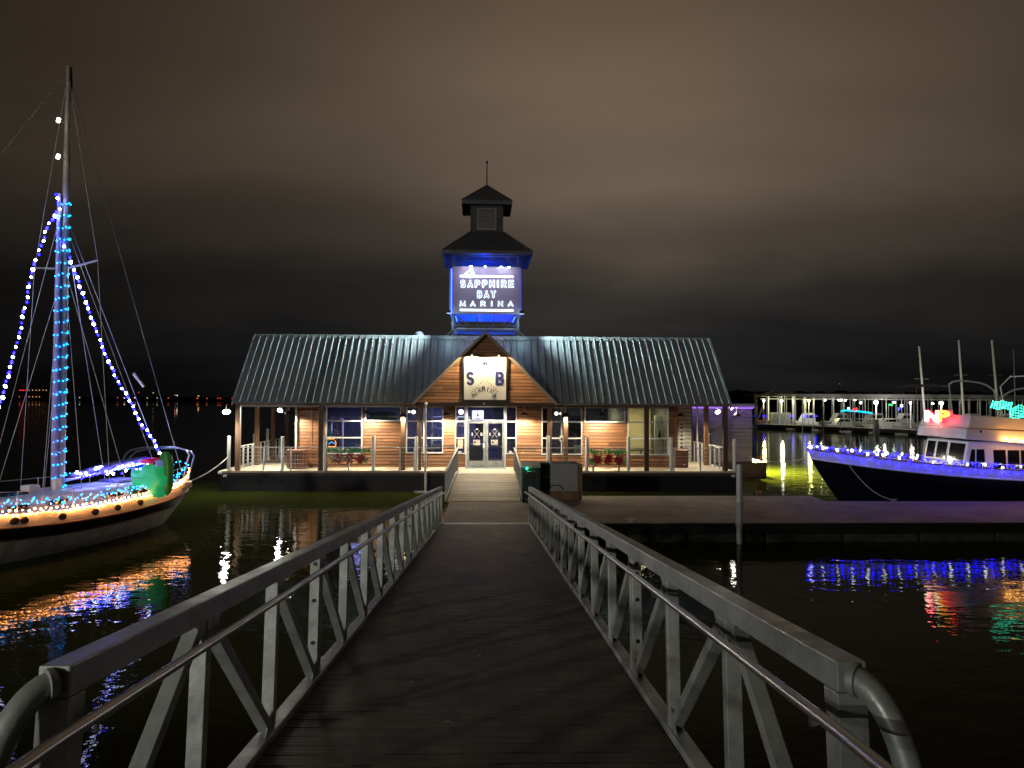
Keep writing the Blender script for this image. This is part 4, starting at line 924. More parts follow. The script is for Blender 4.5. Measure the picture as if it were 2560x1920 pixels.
# ------------------------------------------------------------------ gangway
gy = -.0307; slope = math.atan(.0872)
GM = T((-.09, 0, EYE-1.69)) @ RZ(-gy if False else math.atan(.0307)) @ RX(-slope)
gw = thing('gangway', 'long aluminium truss gangway sloping down to the floating dock', 'gangway', GM)
G0, G1 = 2.30, 21.12; HWD = 1.22; HC = 1.05
def gdeck():
    m = bpy.data.materials.new('gangway_deck'); m.use_nodes = True; nt = m.node_tree; N = nt.nodes; L = nt.links; p = N['Principled BSDF']; p.inputs['Specular IOR Level'].default_value = .3
    tc = N.new('ShaderNodeTexCoord')
    def ns(sc, st, det=6, ro=.65):
        mp = N.new('ShaderNodeMapping'); mp.inputs['Scale'].default_value = st; L.new(tc.outputs['Object'], mp.inputs[0]); t = N.new('ShaderNodeTexNoise'); t.inputs['Scale'].default_value = sc; t.inputs['Detail'].default_value = det; t.inputs['Roughness'].default_value = ro; L.new(mp.outputs[0], t.inputs['Vector']); return t.outputs['Fac']
    a = ns(1, (.7,13,1), 9, .8); b = ns(1.1, (1.6,.7,1), 8, .75); 
    mr = N.new('ShaderNodeMapRange'); mr.inputs[1].default_value = .3; mr.inputs[2].default_value = .72; mr.inputs[3].default_value = .006; mr.inputs[4].default_value = .165; L.new(a, mr.inputs[0])
    m2 = N.new('ShaderNodeMapRange'); m2.inputs[1].default_value = .3; m2.inputs[2].default_value = .7; m2.inputs[3].default_value = .35; m2.inputs[4].default_value = 1.9; L.new(b, m2.inputs[0])
    mm = N.new('ShaderNodeMath'); mm.operation = 'MULTIPLY'; L.new(mr.outputs[0], mm.inputs[0]); L.new(m2.outputs[0], mm.inputs[1])
    c = N.new('ShaderNodeMixRGB'); c.blend_type = 'MULTIPLY'; c.inputs[0].default_value = 1; c.inputs[1].default_value = (1,.78,.48,1); L.new(mm.outputs[0], c.inputs[2]); L.new(c.outputs[0], p.inputs['Base Color'])
    r = N.new('ShaderNodeMapRange'); r.inputs[1].default_value = .3; r.inputs[2].default_value = .7; r.inputs[3].default_value = .42; r.inputs[4].default_value = .75; L.new(a, r.inputs[0]); L.new(r.outputs[0], p.inputs['Roughness'])
    wv = N.new('ShaderNodeTexWave'); wv.bands_direction = 'Y'; wv.inputs['Scale'].default_value = 12; L.new(tc.outputs['Object'], wv.inputs['Vector'])
    ad = N.new('ShaderNodeMath'); ad.operation = 'MULTIPLY_ADD'; L.new(a, ad.inputs[0]); ad.inputs[1].default_value = 1.6; L.new(wv.outputs['Fac'], ad.inputs[2])
    bp = N.new('ShaderNodeBump'); bp.inputs['Strength'].default_value = .6; bp.inputs['Distance'].default_value = .010; L.new(ad.outputs[0], bp.inputs['Height']); L.new(bp.outputs[0], p.inputs['Normal'])
    return m
mb = MB(); n = int((G1-.8)/.152)
for k in range(n): y = .9+k*.152; mb.box(-HWD+.01, HWD-.01, y, y+.138, -.04, 0)
mb.build('deck', gdeck(), gw)
MB().box(-HWD, HWD, G1-.12, G1+.18, .0, .02).build('threshold_plate', K['whitep'], gw)
mb = MB()
for k in range(17): y = G0+.05+k*1.175; mb.box(-HWD-.02, HWD+.02, y-.04, y+.04, -.16, -.045)
mb.build('cross_beams', K['alu'], gw)
PS = [G0+.05+k*(G1-G0-.1)/16 for k in range(17)]
for s in (-1, 1):
    xi = s*(HWD+.0); xo = s*(HWD+.10)
    a, b = sorted((xi, xo))
    MB().box(a, b, G0, G1, HC-.10, HC).build('top_chord', K['alu'], gw, .006)
    MB().box(a, b, G0, G1, -.10, .045).build('bottom_chord', K['alu'], gw, .006)
    for i, y in enumerate(PS):
        w = .05 if i in (0, 16) else .032
        x0, x1 = (a+.0, b-.0) if i in (0,16) else (a+.012, b-.012)
        p = MB().box(x0, x1, y-w, y+w, .046, HC-.101).build('post', K['alu'], gw, .004)
        if i in (3, 9): 
            q = MB().box(x0, x1, y+.04, y+.10, .046, HC-.101).build('splice_post', K['alu'], gw, .004)
            mb = MB()
            for z in (.3,.62,.82,.9): mb.tube([((x0+x1)/2, y-w-.008, z),((x0+x1)/2, y-w+.002, z)], .016, 8)
            mb.build('bolt', K['dark'], q)
    for i in range(16):
        y0, y1 = PS[i]+.05, PS[i+1]-.05
        zt, zb_ = HC-.12, .07
        if i == 0: A_, B_ = (y0+.06, zb_), (y1-.03, zt)
        else: A_, B_ = (y0+.0, zt), (y1+.0, zb_)
        xm = (xi+xo)/2
        MB().bar((xm, A_[0], A_[1]), (xm, B_[0], B_[1]), .06, .07, up=(1,0,0)).build('brace', K['alu'], gw, .004)
    xr = s*(HWD-.085); 
    MB().tube([(xr, G0-1.6, .56),(xr, G0-1.0, .80), (xr, G0-.6, .885), (xr, G0-.2, .895)]+[(xr, G0+k*2., .895) for k in range(1, 9)]+[(xr, G1+.15, .895), (xr, G1+.42, .86)], .021, 10).build('handrail', K['alurail'], gw)
    for i in range(0, 17, 2):
        y = PS[i]+.02; MB().tube([(xr, y-.06, .878),(xr+s*.012, y-.03, .84),(xr+s*.05, y, .835),(xi+s*.012, y, .86)], .008, 6).build('bracket', K['alurail'], gw)
    # bent pipe guard at the shore end
    xm = (xi+xo)/2
    MB().tube([(xm+s*.11*math.sin(a_*math.pi/32), G0-.16*math.sin(a_*math.pi/32)+.01, HC-.055-.42*(1-math.cos(a_*math.pi/32))) for a_ in range(17)]+[(xm+s*.11, G0-.15, HC-.475-.1*k_) for k_ in range(1, 7)], .042, 16).build('guard_pipe', K['alu'], gw)
    MB().tube([(xm, G0-.004, HC-.055),(xm+s*.012, G0-.018, HC-.056)], .052, 16).build('pipe_collar', K['alu'], gw)
    for i in range(16):
        for (y_, zz_, sg) in (((PS[i] if i else PS[1]), HC-.101, 1 if i else -1), ((PS[i+1] if i else PS[0]), .046, -1 if i else 1)):
            dz_ = -.13 if zz_ > .5 else .13
            MB().prism([(y_+sg*.02, zz_), (y_+sg*.17, zz_), (y_+sg*.02, zz_+dz_)], xm-.005-s*.028, xm+.005-s*.028, 0).build('gusset', K['alu'], gw)
for k_, (x_, y_, a_) in enumerate(((-.16, 4.9, .3), (.02, 6.6, 1.2), (-.5, 5.8, 2.2))):
    o_ = MB().grid(lambda a, b: ((a-.5)*.07, (b-.5)*.035*math.sin(math.pi*max(.04,min(.96,a))), .004+.008*math.sin(a*5)), 6, 2).build('dry_leaf', K['rope']); o_.matrix_world = GM @ T((x_, y_, .004)) @ RZ(a_)
    tag(o_, ('pale dry leaf lying on the gangway planks nearest the viewer','pale curled leaf on the gangway farthest from the viewer','pale dry leaf on the left half of the gangway')[k_], 'leaf', 'dry leaves on the gangway')
# floodlight on the shore, behind the viewer, that grazes the gangway
FLP = Vector((-7.5, -6.0, LAND+.02)); t = thing('shore_floodlight', 'low white floodlight on a short post on the shore landing', 'floodlight', FLP)
MB().cyl(0,0,-.03,1.35,.04,n=12).build('post', K['steel'], t); MB().box(-.18,.18,-.1,.06,1.36,1.62).build('housing', K['dark'], t, .01); MB().box(-.15,.15,.061,.075,1.39,1.59).build('lens', K['coollamp'], t)
dq = (Vector((0,9,1.2))-Vector((FLP.x,FLP.y,FLP.z+1.5))).normalized().to_track_quat('-Z','Y').to_matrix().to_4x4()
lamp('floodlight_light', 'SPOT', T((0,.2,1.49)) @ dq, (.93,1,.90), 560, t, .05, 155, .3)
SLP = Vector((-28, -25, LAND)); t = thing('street_lamp', 'tall street lamp standing on the shore landing behind the viewer', 'street lamp', SLP)
MB().cyl(0,0,-.05,8.6,.09,.06,12).build('pole', K['steel'], t); MB().box(-.1,1.3,-.14,.14,8.6,8.74).build('lamp_head', K['dark'], t, .02); MB().box(.5,1.2,-.1,.1,8.57,8.60).build('lens', K['coollamp'], t)
dq = Vector((.555,1,-.13)).normalized().to_track_quat('-Z','Y').to_matrix().to_4x4()
lamp('lamp_light', 'SPOT', T((.85,0,8.5)) @ dq, (1,.95,.84), 21000, t, .9, 38, .6)
#@@PART2@@
def icos(r):
    t = (1+5**.5)/2; V = [Vector(v).normalized()*r for v in ((-1,t,0),(1,t,0),(-1,-t,0),(1,-t,0),(0,-1,t),(0,1,t),(0,-1,-t),(0,1,-t),(t,0,-1),(t,0,1),(-t,0,-1),(-t,0,1))]
    F = [(0,11,5),(0,5,1),(0,1,7),(0,7,10),(0,10,11),(1,5,9),(5,11,4),(11,10,2),(10,7,6),(7,1,8),(3,9,4),(3,4,2),(3,2,6),(3,6,8),(3,8,9),(4,9,5),(2,4,11),(6,2,10),(8,6,7),(9,8,1)]
    return V, F
def bulbmesh(name, r, m, tall=1.0):
    V, F = icos(r); me = bpy.data.meshes.new(name); me.from_pydata([(v.x,v.y,v.z*tall) for v in V], [], F); me.polygons.foreach_set('use_smooth', [True]*20); me.materials.append(m); return me
def lights(name, lab, pts, meshes, M_=None, grp=None, wire=True, jit=0., seed=1, cat='string lights', drop=0.):
    """a string of bulbs: one thing, each bulb a part (past 100 the rest is one part)"""
    rr = random.Random(seed); t = thing(name, lab, cat, M_ or Matrix(), grp)
    if wire and len(pts) > 1: MB().tube(pts, .006, 4).build('wire', K['dark'], t)
    rest = {}
    for i, p in enumerate(pts):
        me = meshes[i % len(meshes)]; q = Vector(p)+Vector([rr.uniform(-jit, jit) for _ in range(3)]); q.z -= drop
        if i < 100:
            o = bpy.data.objects.new('bulb', me); S.collection.objects.link(o); o.parent = t; o.location = q; sc_ = rr.uniform(.68, 1.22); o.scale = (sc_, sc_, sc_); o.rotation_euler = (rr.uniform(-.7,.7), rr.uniform(-.7,.7), 0)
        else: rest.setdefault(me.name, [me, []])[1].append(q)
    for me, qs in rest.values():
        mb = MB()
        for q in qs: mb.add([v.co+q for v in me.vertices], [tuple(f.vertices) for f in me.polygons], True)
        o = mb.build('bulbs', me.materials[0], t); o['kind'] = 'stuff'
    return t
def rope(name, lab, a, b, sag, r=.016, n=14):
    a = Vector(a); b = Vector(b); pts = [a.lerp(b, i/n)-Vector((0,0,sag*4*(i/n)*(1-i/n))) for i in range(n+1)]
    tag(MB().tube(pts, r, 6).build(name, K['rope']), lab, 'rope')
def along(pts, n):
    pts = [Vector(p) for p in pts]; L_ = [0]
    for i in range(1, len(pts)): L_.append(L_[-1]+(pts[i]-pts[i-1]).length)
    out = []
    for k in range(n):
        s = L_[-1]*k/(n-1); i = max(j for j in range(len(pts)-1) if L_[j] <= s+1e-9); out.append(pts[i].lerp(pts[i+1], (s-L_[i])/(L_[i+1]-L_[i]+1e-9)))
    return out
B_BLUE = bulbmesh('blue_bulb', .036, K['bb'], 1.3); B_WHITE = bulbmesh('white_bulb', .038, K['bw'], 1.3)
B_CYAN = bulbmesh('cyan_bulb', .019, K['bc']); B_WARM = bulbmesh('warm_bulb', .026, K['bo']); B_MINI = bulbmesh('mini_bulb', .018, K['bb'])
# ------------------------------------------------------------------ sailing boat with lights
SM = T((-12.76, 21.0, 0)) @ RZ(R(70))
sb = thing('sailboat', 'white sailing boat with dark sheer stripe moored left of the gangway', 'sailboat', SM)
def hull_fn(xs0, xs1, xe0, xe1, beam, sheer, pw_=.6, sk=.95, low=.62):
    def hb(t): return beam*max(0, math.sin(math.pi*min(1, max(0, t))**sk))**pw_
    def P(t, f, s):
        x = (xs0+(xs1-xs0)*min(f,1))*(1-t)+(xe0+(xe1-xe0)*min(f,1))*t
        return (x, s*hb(t)*(low+(1-low)*max(0, min(f, 1))**.55), f*sheer(x))
    return P
def s_sheer(x): return .84+(.75*(x/-7.2)**2 if x < 0 else .012*x*x*.6)
HP = hull_fn(-6.2, -7.3, 3.7, 4.72, 1.85, s_sheer, .62, .92)
def strip(mb, P, f0, f1, nv, out=0, nt=48):
    for s in (-1, 1): mb.grid(lambda a, b: (lambda p: (p[0], p[1]+s*out, p[2]))(P(.001+.998*a, f0+(f1-f0)*b, s)), nt, nv)
    return mb
strip(MB(), HP, -.5, .64, 8).build('hull', K['hullwhite'], sb)
strip(MB(), HP, .64, 1.0, 4).build('sheer_stripe', K['navy'], sb)
mb = MB(); 
for s in (-1, 1): mb.tube([(lambda p: (p[0], p[1]+s*.02, p[2]))(HP(.001+.998*i/40, .66, s)) for i in range(41)], .018, 6); mb.tube([(lambda p: (p[0], p[1]+s*.02, p[2]))(HP(.001+.998*i/40, 1.0, s)) for i in range(41)], .035, 6)
mb.build('rub_rail', K['timber'], sb)
def HP2(t, f, s): p = HP(t, 1, s); return (p[0], p[1]*(1-.05*f), p[2]+.33*f)
strip(MB(), HP2, 0, 1, 2).build('topside', K['white'], sb)
MB().grid(lambda a, b: (lambda p, q: (p[0], p[1]+(q[1]-p[1])*b, p[2]+.05*math.sin(math.pi*b)))(HP2(.001+.998*a, .96, -1), HP2(.001+.998*a, .96, 1)), 40, 6).build('deck', K['white'], sb)
def side_at(x, f=1.): 
    t = (x+7.3)/(4.72+7.3); return HP2(t, f, -1)
for px in (35, 59, 152, 238, 367, 300):
    lx = loc(px, 1280, SM, 1, -1.75).x; p = side_at(lx, .5)
    MB().ball((p[0], p[1]-.01, p[2]), .095, 14, 8, (1.3,.3,1.0)).build('porthole', mat('porthole', (.10,.065,.045), .25, 0, .3, 9), sb)
mb = MB(); z0 = 1.10
def trunk(a, b):
    x = -3.4+6.0*a; w = (1.05-.18*abs(2*a-1)**3); k = 2*b-1; return (x, w*(abs(k)**.6)*(1 if k > 0 else -1), z0+.42*(1-abs(k)**5)*(1 if 0.02 < a < .98 else .0))
mb.grid(trunk, 24, 14); mb.build('cabin_trunk', K['white'], sb)
for x in (-2.0, -.9, .9, 1.8): MB().box(x-.28, x+.28, -1.055, -1.02, 1.24, 1.36).build('cabin_window', K['darkglass'], sb, .02)
MB().box(-1.9,-1.2,-.35,.35,1.5,1.6).build('hatch', K['darkglass'], sb, .02); MB().box(1.6,2.4,-.45,.45,1.5,1.60).build('companion_hood', mat('hood', (.12,.11,.30), .7, 0, .1, 3), sb, .05)
MB().box(2.7,4.2,-.75,.75,1.12,1.34).build('cockpit_coaming', K['white'], sb, .04)
MTOP = EYE+(994-160)/88.0
mb = MB(); mb.tube([(0,0,1.2),(0,0,9.8),(0,0,MTOP-.2),(0,0,MTOP)], [.10,.10,.055,.05], 14); mst = mb.build('mast', K['alu'], sb); mst.data.materials[0] = mat('mast_paint', (.42,.38,.36), .4, .1, .2, 3)
MB().tube([(.06,0,MTOP-1.0),(.06,0,MTOP-.5),(.06,0,MTOP)], [.03,.075,.05], 8).build('wind_instrument', K['dark'], mst)
MB().tube([(-.21,0,1.6),(-.21,0,4),(-.21,0,9.85)], [.085,.095,.05], 12).build('furled_sail', mat('sailcloth', (.34,.32,.55), .8, 0, .1, 3), sb)
hs = EYE+(994-668)/88.0
mb = MB(); mb.tube([(0,-1.25,hs+.12),(0,0,hs-.05),(0,1.2,hs+.05)], .028, 8); mb.build('spreader', K['steel'], sb)
mb = MB(); mb.tube([(.15,0,1.74),(3.1,0,2.05)], .05, 10); bm = mb.build('boom', K['whitep'], sb)
MB().tube([(.25,0,1.84),(1.2,0,1.98),(2.2,0,2.10),(3.0,0,2.16)], [.07,.11,.10,.06], 12).build('sail_cover', mat('sail_cover', (.06,.05,.13), .8, 0, .15, 3), bm)
mb = MB()
for a, b in (((0,0,MTOP-.1),(-7.2,0,1.9)), ((0,0,MTOP-.1),(4.6,0,1.3)), ((0,0,MTOP-.2),(0,-1.25,hs+.12)), ((0,-1.25,hs+.12),(.1,-1.78,1.15)), ((0,1.2,hs+.05),(.1,1.75,1.15)), ((0,0,MTOP-.2),(0,1.2,hs+.05)),
             ((0,0,hs),(-.7,-1.7,1.2)), ((0,0,hs),(.8,-1.75,1.15)), ((0,0,hs),(-.7,1.7,1.2)), ((0,0,hs),(.8,1.7,1.15)), ((0,0,9.9),(-2.6,-.6,1.3)),((.0,0,9.9),(-1.5,-1.2,1.3)),((0,0,9.0),(2.7,-1.0,1.3)),((0,0,9.0),(2.2,.8,1.3)),((0,0,9.3),(3.4,0,2.35))):
    mb.tube([a, b], .008, 5)
o = mb.build('rigging', K['steel'], sb); o['kind'] = 'stuff' if False else 'thing'; del o['kind']
p0 = loc(333, 934, SM, 1, 0.); p1 = loc(358, 966, SM, 1, 0.); MB().tube([(p0.x,-.02,p0.z),(p1.x,-.02,p1.z)], .05, 8).build('radar_reflector', K['whitep'], sb)
for x in [-5.5+1.5*k for k in range(7)]:
    for s in (-1, 1):
        t = (x+7.3)/12.02; p = HP2(t, 1, s); MB().tube([(p[0],p[1]*.97,p[2]),(p[0],p[1]*.97,p[2]+.55)], .013, 6).build('stanchion', K['steel'], sb)
for s in (-1, 1): MB().tube([(lambda p: (p[0], p[1]*.97, p[2]+.53))(HP2(.12+.86*i/30, 1, s)) for i in range(31)], .008, 5).build('lifeline', K['steel'], sb)
hx = 3.75
hp = [loc(*p, SM, 0, hx) for p in ((300,1172),(305,1155),(313,1138),(326,1126),(350,1120),(388,1117),(437,1117),(464,1125),(473,1136),(466,1165),(459,1196))]
for dz, dx in ((0,0),(-.06,.22)): MB().tube([(q.x+dx, q.y, q.z+dz) for q in hp], .028, 8).build('bimini_frame', K['alurail'], sb)
MB().box(-1.1,-.75,-.2,.15,1.52,1.72).build('winch_cover', K['whitep'], sb, .05); MB().box(-.45,-.25,-.35,-.2,1.5,1.85).build('vent_cowl', K['whitep'], sb, .03)
# strings of lights on the boat
def SP(px, py, y=0.): return loc(px, py, SM, 1, y)
pts = along([SP(139,483,-.1), SP(150,520,-.1), SP(118,570), SP(94,640), SP(72,712), SP(58,790), SP(38,880), SP(2,1000), SP(-40,1150)], 56)
lights('string_lights', 'blue and white bulbs from mast to bow on the left sailboat', pts, [B_BLUE, B_WHITE], SM, 'strings of lights on the sailboat', jit=.025, seed=2)
pts = along([SP(160,605,-.1), SP(182,668), SP(208,740), SP(238,820), SP(262,885), SP(300,960), SP(330,1010), SP(352,1060), SP(380,1095), SP(400,1132)], 62)
lights('string_lights', 'blue and white bulbs from mast down to the stern hoop', pts, [B_BLUE, B_WHITE], SM, 'strings of lights on the sailboat', jit=.025, seed=3)
pts = []; n = 165; 
for i in range(n):
    f = i/n; k = math.floor(f*25); g = f*25-k; z = 1.5+(9.85-1.5)*(k+.45*g)/25; a = -math.pi*.95+g*math.pi*1.25-.25; pts.append((-.10+.20*math.cos(a)*1.0, .14*math.sin(a)-.02, z+.02*math.sin(i*2.3)))
lights('string_lights', 'cyan bulbs wrapped in a spiral round the sailboat mast', pts, [B_CYAN], SM, 'strings of lights on the sailboat', wire=False, jit=.012, seed=4)
rr = random.Random(5); pts = []
for i in range(58):
    x = .35+2.6*i/57; pts.append((x, -.16+rr.uniform(-.06,.06), 1.72+.34*x/3.0+rr.uniform(-.12,.13)+.08*math.sin(x*2)))
lights('string_lights', 'blue and white bulbs heaped along the sailboat boom', pts, [B_BLUE, B_WHITE, B_BLUE], SM, 'strings of lights on the sailboat', wire=False, seed=6)
pts = []
for i in range(190):
    f = i/189; x = -6.4+10.9*f; t = (x+7.3)/12.02; p = HP2(t, 1, -1); pts.append((x, p[1]*.93, p[2]+.26+.07*math.sin(i*1.1)+rr.uniform(-.05,.05)+(.10 if x > 3.4 else 0)*(x-3.4)*3))
lights('string_lights', 'cyan bulbs strung along the near lifeline of the sailboat', pts, [B_CYAN], SM, 'strings of lights on the sailboat', wire=False, jit=.03, seed=7)
pts = []
for i in range(46):
    f = i/45; x = 1.0+3.6*f; t = (x+7.3)/12.02; p = HP2(t, 1, 1); pts.append((x, p[1]*.95, p[2]+.55+rr.uniform(-.05,.05)))
lights('string_lights', 'cyan bulbs along the far side rail of the sailboat stern', pts, [B_CYAN], SM, 'strings of lights on the sailboat', wire=False, jit=.03, seed=8)
pts = []
for i in range(150):
    f = i/149; x = -6.6+11.25*f; t = min(.997,(x+7.3)/12.02); p = HP2(t, 1, -1); pts.append((x, p[1]-.05, p[2]+.03+(.055 if i % 2 else -.035)+rr.uniform(-.02,.02)+(max(0, x-3.2)**1.5)*.16))
lights('string_lights', 'warm amber bulbs along the near gunwale of the sailboat', pts, [B_WARM], SM, 'strings of lights on the sailboat', wire=False, jit=.015, seed=9)
for px, py in ((145,300),(144,391)):
    q = SP(px, py, -.1); lp_ = thing('mast_light', 'upper white light on the sailboat mast' if py < 350 else 'lower white light on the sailboat mast', 'lamp', SM @ T(q)); MB().bar((0,0,-.06),(.03,0,.06),.07).build('lens', glow('mast_lens', (1,.95,.75), 6), lp_)
    MB().tube([(0,0,0),(-q.x-.0,.1,0)], .01, 5).build('bracket', K['steel'], lp_)
# green inflatable in the cockpit
gi = lambda n_, c, e: glow(n_, c, e, c)
IM = SM @ T((1.95, -1.2, 1.1)); t = thing('inflatable_decoration', 'glowing green inflatable with red cap in the sailboat cockpit', 'inflatable', IM)
def IP(px, py): p = loc(px, py, IM, 0, 0); return p.y, p.z
def blob(mb, poly, dep, n=5):             # a padded outline: rings shrink towards both faces
    c = (sum(p[0] for p in poly)/len(poly), sum(p[1] for p in poly)/len(poly)); m = len(poly); V = []; F = []
    for i in range(2*n+1):
        a = -math.pi/2+math.pi*i/(2*n); k = .45+.55*math.cos(a)**.5 if 0 < i < 2*n else .45; x = dep*math.sin(a)
        for p in poly: V.append((x, c[0]+(p[0]-c[0])*k, c[1]+(p[1]-c[1])*k))
    for i in range(2*n):
        for j in range(m): F.append((i*m+j, i*m+(j+1)%m, (i+1)*m+(j+1)%m, (i+1)*m+j))
    mb.add(V, F, True); mb.add(V[:m], [tuple(range(m-1,-1,-1))], True); mb.add(V[-m:], [tuple(range(m))], True); return mb
poly = [IP(*p) for p in ((336,1185),(337,1175),(345,1173),(366,1175),(366,1162),(378,1158),(398,1160),(408,1168),(410,1185),(419,1192),(418,1210),(410,1219),(408,1235),(404,1244),(396,1243),(390,1228),(380,1212),(365,1209),(350,1217),(341,1210),(337,1198))]
blob(MB(), poly, .26).build('body', gi('inflated_green', (.02,.42,.14), .5), t)
poly = [IP(*p) for p in ((397,1137),(402,1130),(412,1130),(419,1137),(423,1160),(423,1190),(420,1230),(412,1240),(408,1225),(412,1190),(411,1162),(404,1152),(398,1148))]
blob(MB(), poly, .12).build('tall_neck', gi('inflated_dark_green', (.03,.17,.025), .16), t, M=T((.10,0,0)))
poly = [IP(*p) for p in ((357,1157),(366,1147),(376,1144),(387,1146),(393,1153),(394,1159),(378,1159))]
blob(MB(), poly, .22).build('cap', gi('inflated_red', (.55,.01,.09), .35), t)
poly = [IP(*p) for p in ((396,1156),(400,1150),(406,1150),(410,1158),(407,1166),(400,1166))]
blob(MB(), poly, .24).build('eye', gi('inflated_eye', (.25,.35,.75), .3), t); p = IP(402, 1157); MB().ball((-.22,p[0],p[1]), .05, 8, 6).build('pupil', K['dark'], t)
lamp('inner_light', 'POINT', (-.1,-.55,.45), (.3,1,.75), 4, t, .1)
rope('mooring_rope', 'white rope from the sailboat stern to the corner post', SM @ Vector((4.6,-.2,1.25)), BM @ Vector((B(572,1130,-.02)[0],-.1,.62)), .12, .02)
# ------------------------------------------------------------------ trawler
TX, TY = 11.38, 28.2
TRM = T((TX, TY, 0)); tr = thing('trawler', 'dark hulled white cabin trawler moored along the far side of the dock', 'trawler', TRM)
def TL(px, py, Y): p = at(px, py, Y); return p.x-TX, p.z
def t_sheer(x): return 1.30+.62*max(0, 1-x/8.0)**1.7
TP = hull_fn(1.25, .05, 13.0, 13.2, 1.9, t_sheer, .75, .62, .55)
def TPh(t, f, s): 
    t2 = t**1.25*.62; return TP(t2, f, s)
def full(mb, P, f0, f1, nv, nt=44, tmax=1.):
    for s in (-1, 1): mb.grid(lambda a, b: P(.0005+(tmax-.0005)*a**1.4, f0+(f1-f0)*b, s), nt, nv)
    return mb
def HB(x): return 1.9*(1-math.exp(-max(0,x)/2.1))**.9
def TQ(t, f, s):
    ff = max(0, min(1, f)); x0 = 1.3*(1-ff)**1.1; x = x0+(13.2-x0)*t; w = HB(x-x0)*(.60+.40*ff**1.3) ; return (x, s*w, f*t_sheer(x))
full(MB(), TQ, -.4, 1, 10).build('hull', K['navy'], tr)
def TB_(t, f, s): p = TQ(t, 1, s); return (p[0]-.12*f*math.exp(-p[0]), p[1]*(1+.02*f), p[2]+.33*f)
full(MB(), TB_, 0, 1, 2).build('bulwark', K['white'], tr)
mb = MB()
for s in (-1, 1):
    mb.tube([(lambda p: (p[0], p[1]+s*.02, p[2]))(TQ(.0005+.9995*(i/50)**1.4, 1, s)) for i in range(51)], .035, 6)
mb.build('rub_rail', K['whitep'], tr)
mb = MB()
for s in (-1, 1): mb.tube([(lambda p: (p[0], p[1], p[2]+.03))(TB_(.0005+.9995*(i/50)**1.4, 1, s)) for i in range(51)], .03, 6)
mb.build('cap_rail', K['timber'], tr)
MB().grid(lambda a, b: (lambda p: (p[0], p[1]*(2*b-1), p[2]-.02))(TQ(.0005+.9995*a**1.4, 1, 1)), 30, 4).build('deck', K['cream'], tr)
for s in (-1, 1):
    for k in range(9):
        x = .4+1.0*k; t_ = x/13.2; p = TB_(t_, 1, s); MB().tube([p, (p[0], p[1]*.98, p[2]+.20)], .015, 6).build('stanchion', K['steel'], tr)
    MB().tube([(lambda p: (p[0], p[1]*.98, p[2]+.20))(TB_(.0005+.64*(i/40)**1.2, 1, s)) for i in range(41)], .016, 6).build('bow_rail', K['steel'], tr)
# wheelhouse: raked front face, side windows
Yn, Yf = 26.85-TY, 29.55-TY
def tl(px, py, yl): return TL(px, py, TY+yl)
xb = tl(2408, 1165, Yn)[0]; xt = xb+.22; zb_ = 1.55; zt = tl(2419, 1104, Yn)[1]
mb = MB().prism([(xb, zb_), (xt, zt), (9.6, zt), (9.6, zb_)], Yn, Yf); mb.build('wheelhouse', K['white'], tr, .03)
fn = Vector((zt-zb_, 0, -(xt-xb))).normalized()
def front(u, v): x = xb+(xt-xb)*v; return Vector((x, Yn+(Yf-Yn)*u, zb_+(zt-zb_)*v))
for u0, u1 in ((.06,.40),(.47,.70),(.76,.95)):
    V = [front(u0,.36), front(u1,.36), front(u1,.92), front(u0,.92)]; n_ = Vector((-1,0,.1))*.012
    q = MB().add([v+n_ for v in V]+[v-n_ for v in V], [(0,1,2,3),(7,6,5,4),(0,4,5,1),(1,5,6,2),(2,6,7,3),(3,7,4,0)]).build('windshield', K['darkglass'], tr)
def sidewin(pp, nm='side_window'):
    mb = MB().prism([tl(2260+x/6.913, 980+y/6.913, Yn) for x, y in pp], Yn-.012, Yn+.01); return mb.build(nm, K['darkglass'], tr)
sidewin(((1100,1340),(1165,990),(1225,990),(1225,1330))); sidewin(((1252,990),(1385,990),(1405,1320),(1252,1330)))
sidewin(((1540,1000),(1752,1000),(1765,1320),(1560,1320))); sidewin(((1790,1005),(1985,1005),(2000,1325),(1800,1322))); sidewin(((2015,1005),(2200,1010),(2200,1330),(2030,1327)))
# flying bridge
Fn, Ff = 26.62-TY, 29.8-TY
a = tl(2413,1098,Fn); b = tl(2419,1071,Fn); c = tl(2430,1038,Fn); d = tl(2560,1047,Fn); e = tl(2560,1113,Fn)
xr = 9.9
m_ = (d[1]-c[1])/(d[0]-c[0]); m2 = (e[1]-a[1])/(e[0]-a[0])
mb = MB().prism([a, (b[0]-.02, b[1]), (xr, b[1]+m2*.3*(xr-b[0])-.05), (xr, a[1]+m2*(xr-a[0])+.12)], Fn, Ff); mb.build('flybridge_base', K['white'], tr, .03)
mb = MB().prism([(b[0]+.05, b[1]+.012), c, (xr, c[1]+m_*(xr-c[0])), (xr, b[1]+m2*.3*(xr-b[0])-.035)], Fn+.03, Ff-.03); mb.build('flybridge_coaming', K['white'], tr, .02)
p = tl(2452, 1079, Fn); MB().box(p[0]-.04,p[0]+.04,Fn-.01,Fn,p[1]-.04,p[1]+.04).build('vent', K['dark'], tr)
mb = MB(); mb.tube([(c[0]+3.2, Fn+.2, c[1]), (c[0]+3.0, Fn+.2, c[1]+1.1), (c[0]+3.4, Fn+.2, c[1]+1.5), (c[0]+3.4, Ff-.2, c[1]+1.5), (c[0]+3.0, Ff-.2, c[1]+1.1), (c[0]+3.2, Ff-.2, c[1])], .03, 8); mb.build('arch', K['steel'], tr)
q = c[1]; t = thing('lit_letters', 'red and yellow glowing letters on the trawler flying bridge front', 'lit sign', T((TX+c[0]-.22, 0, 0)) )
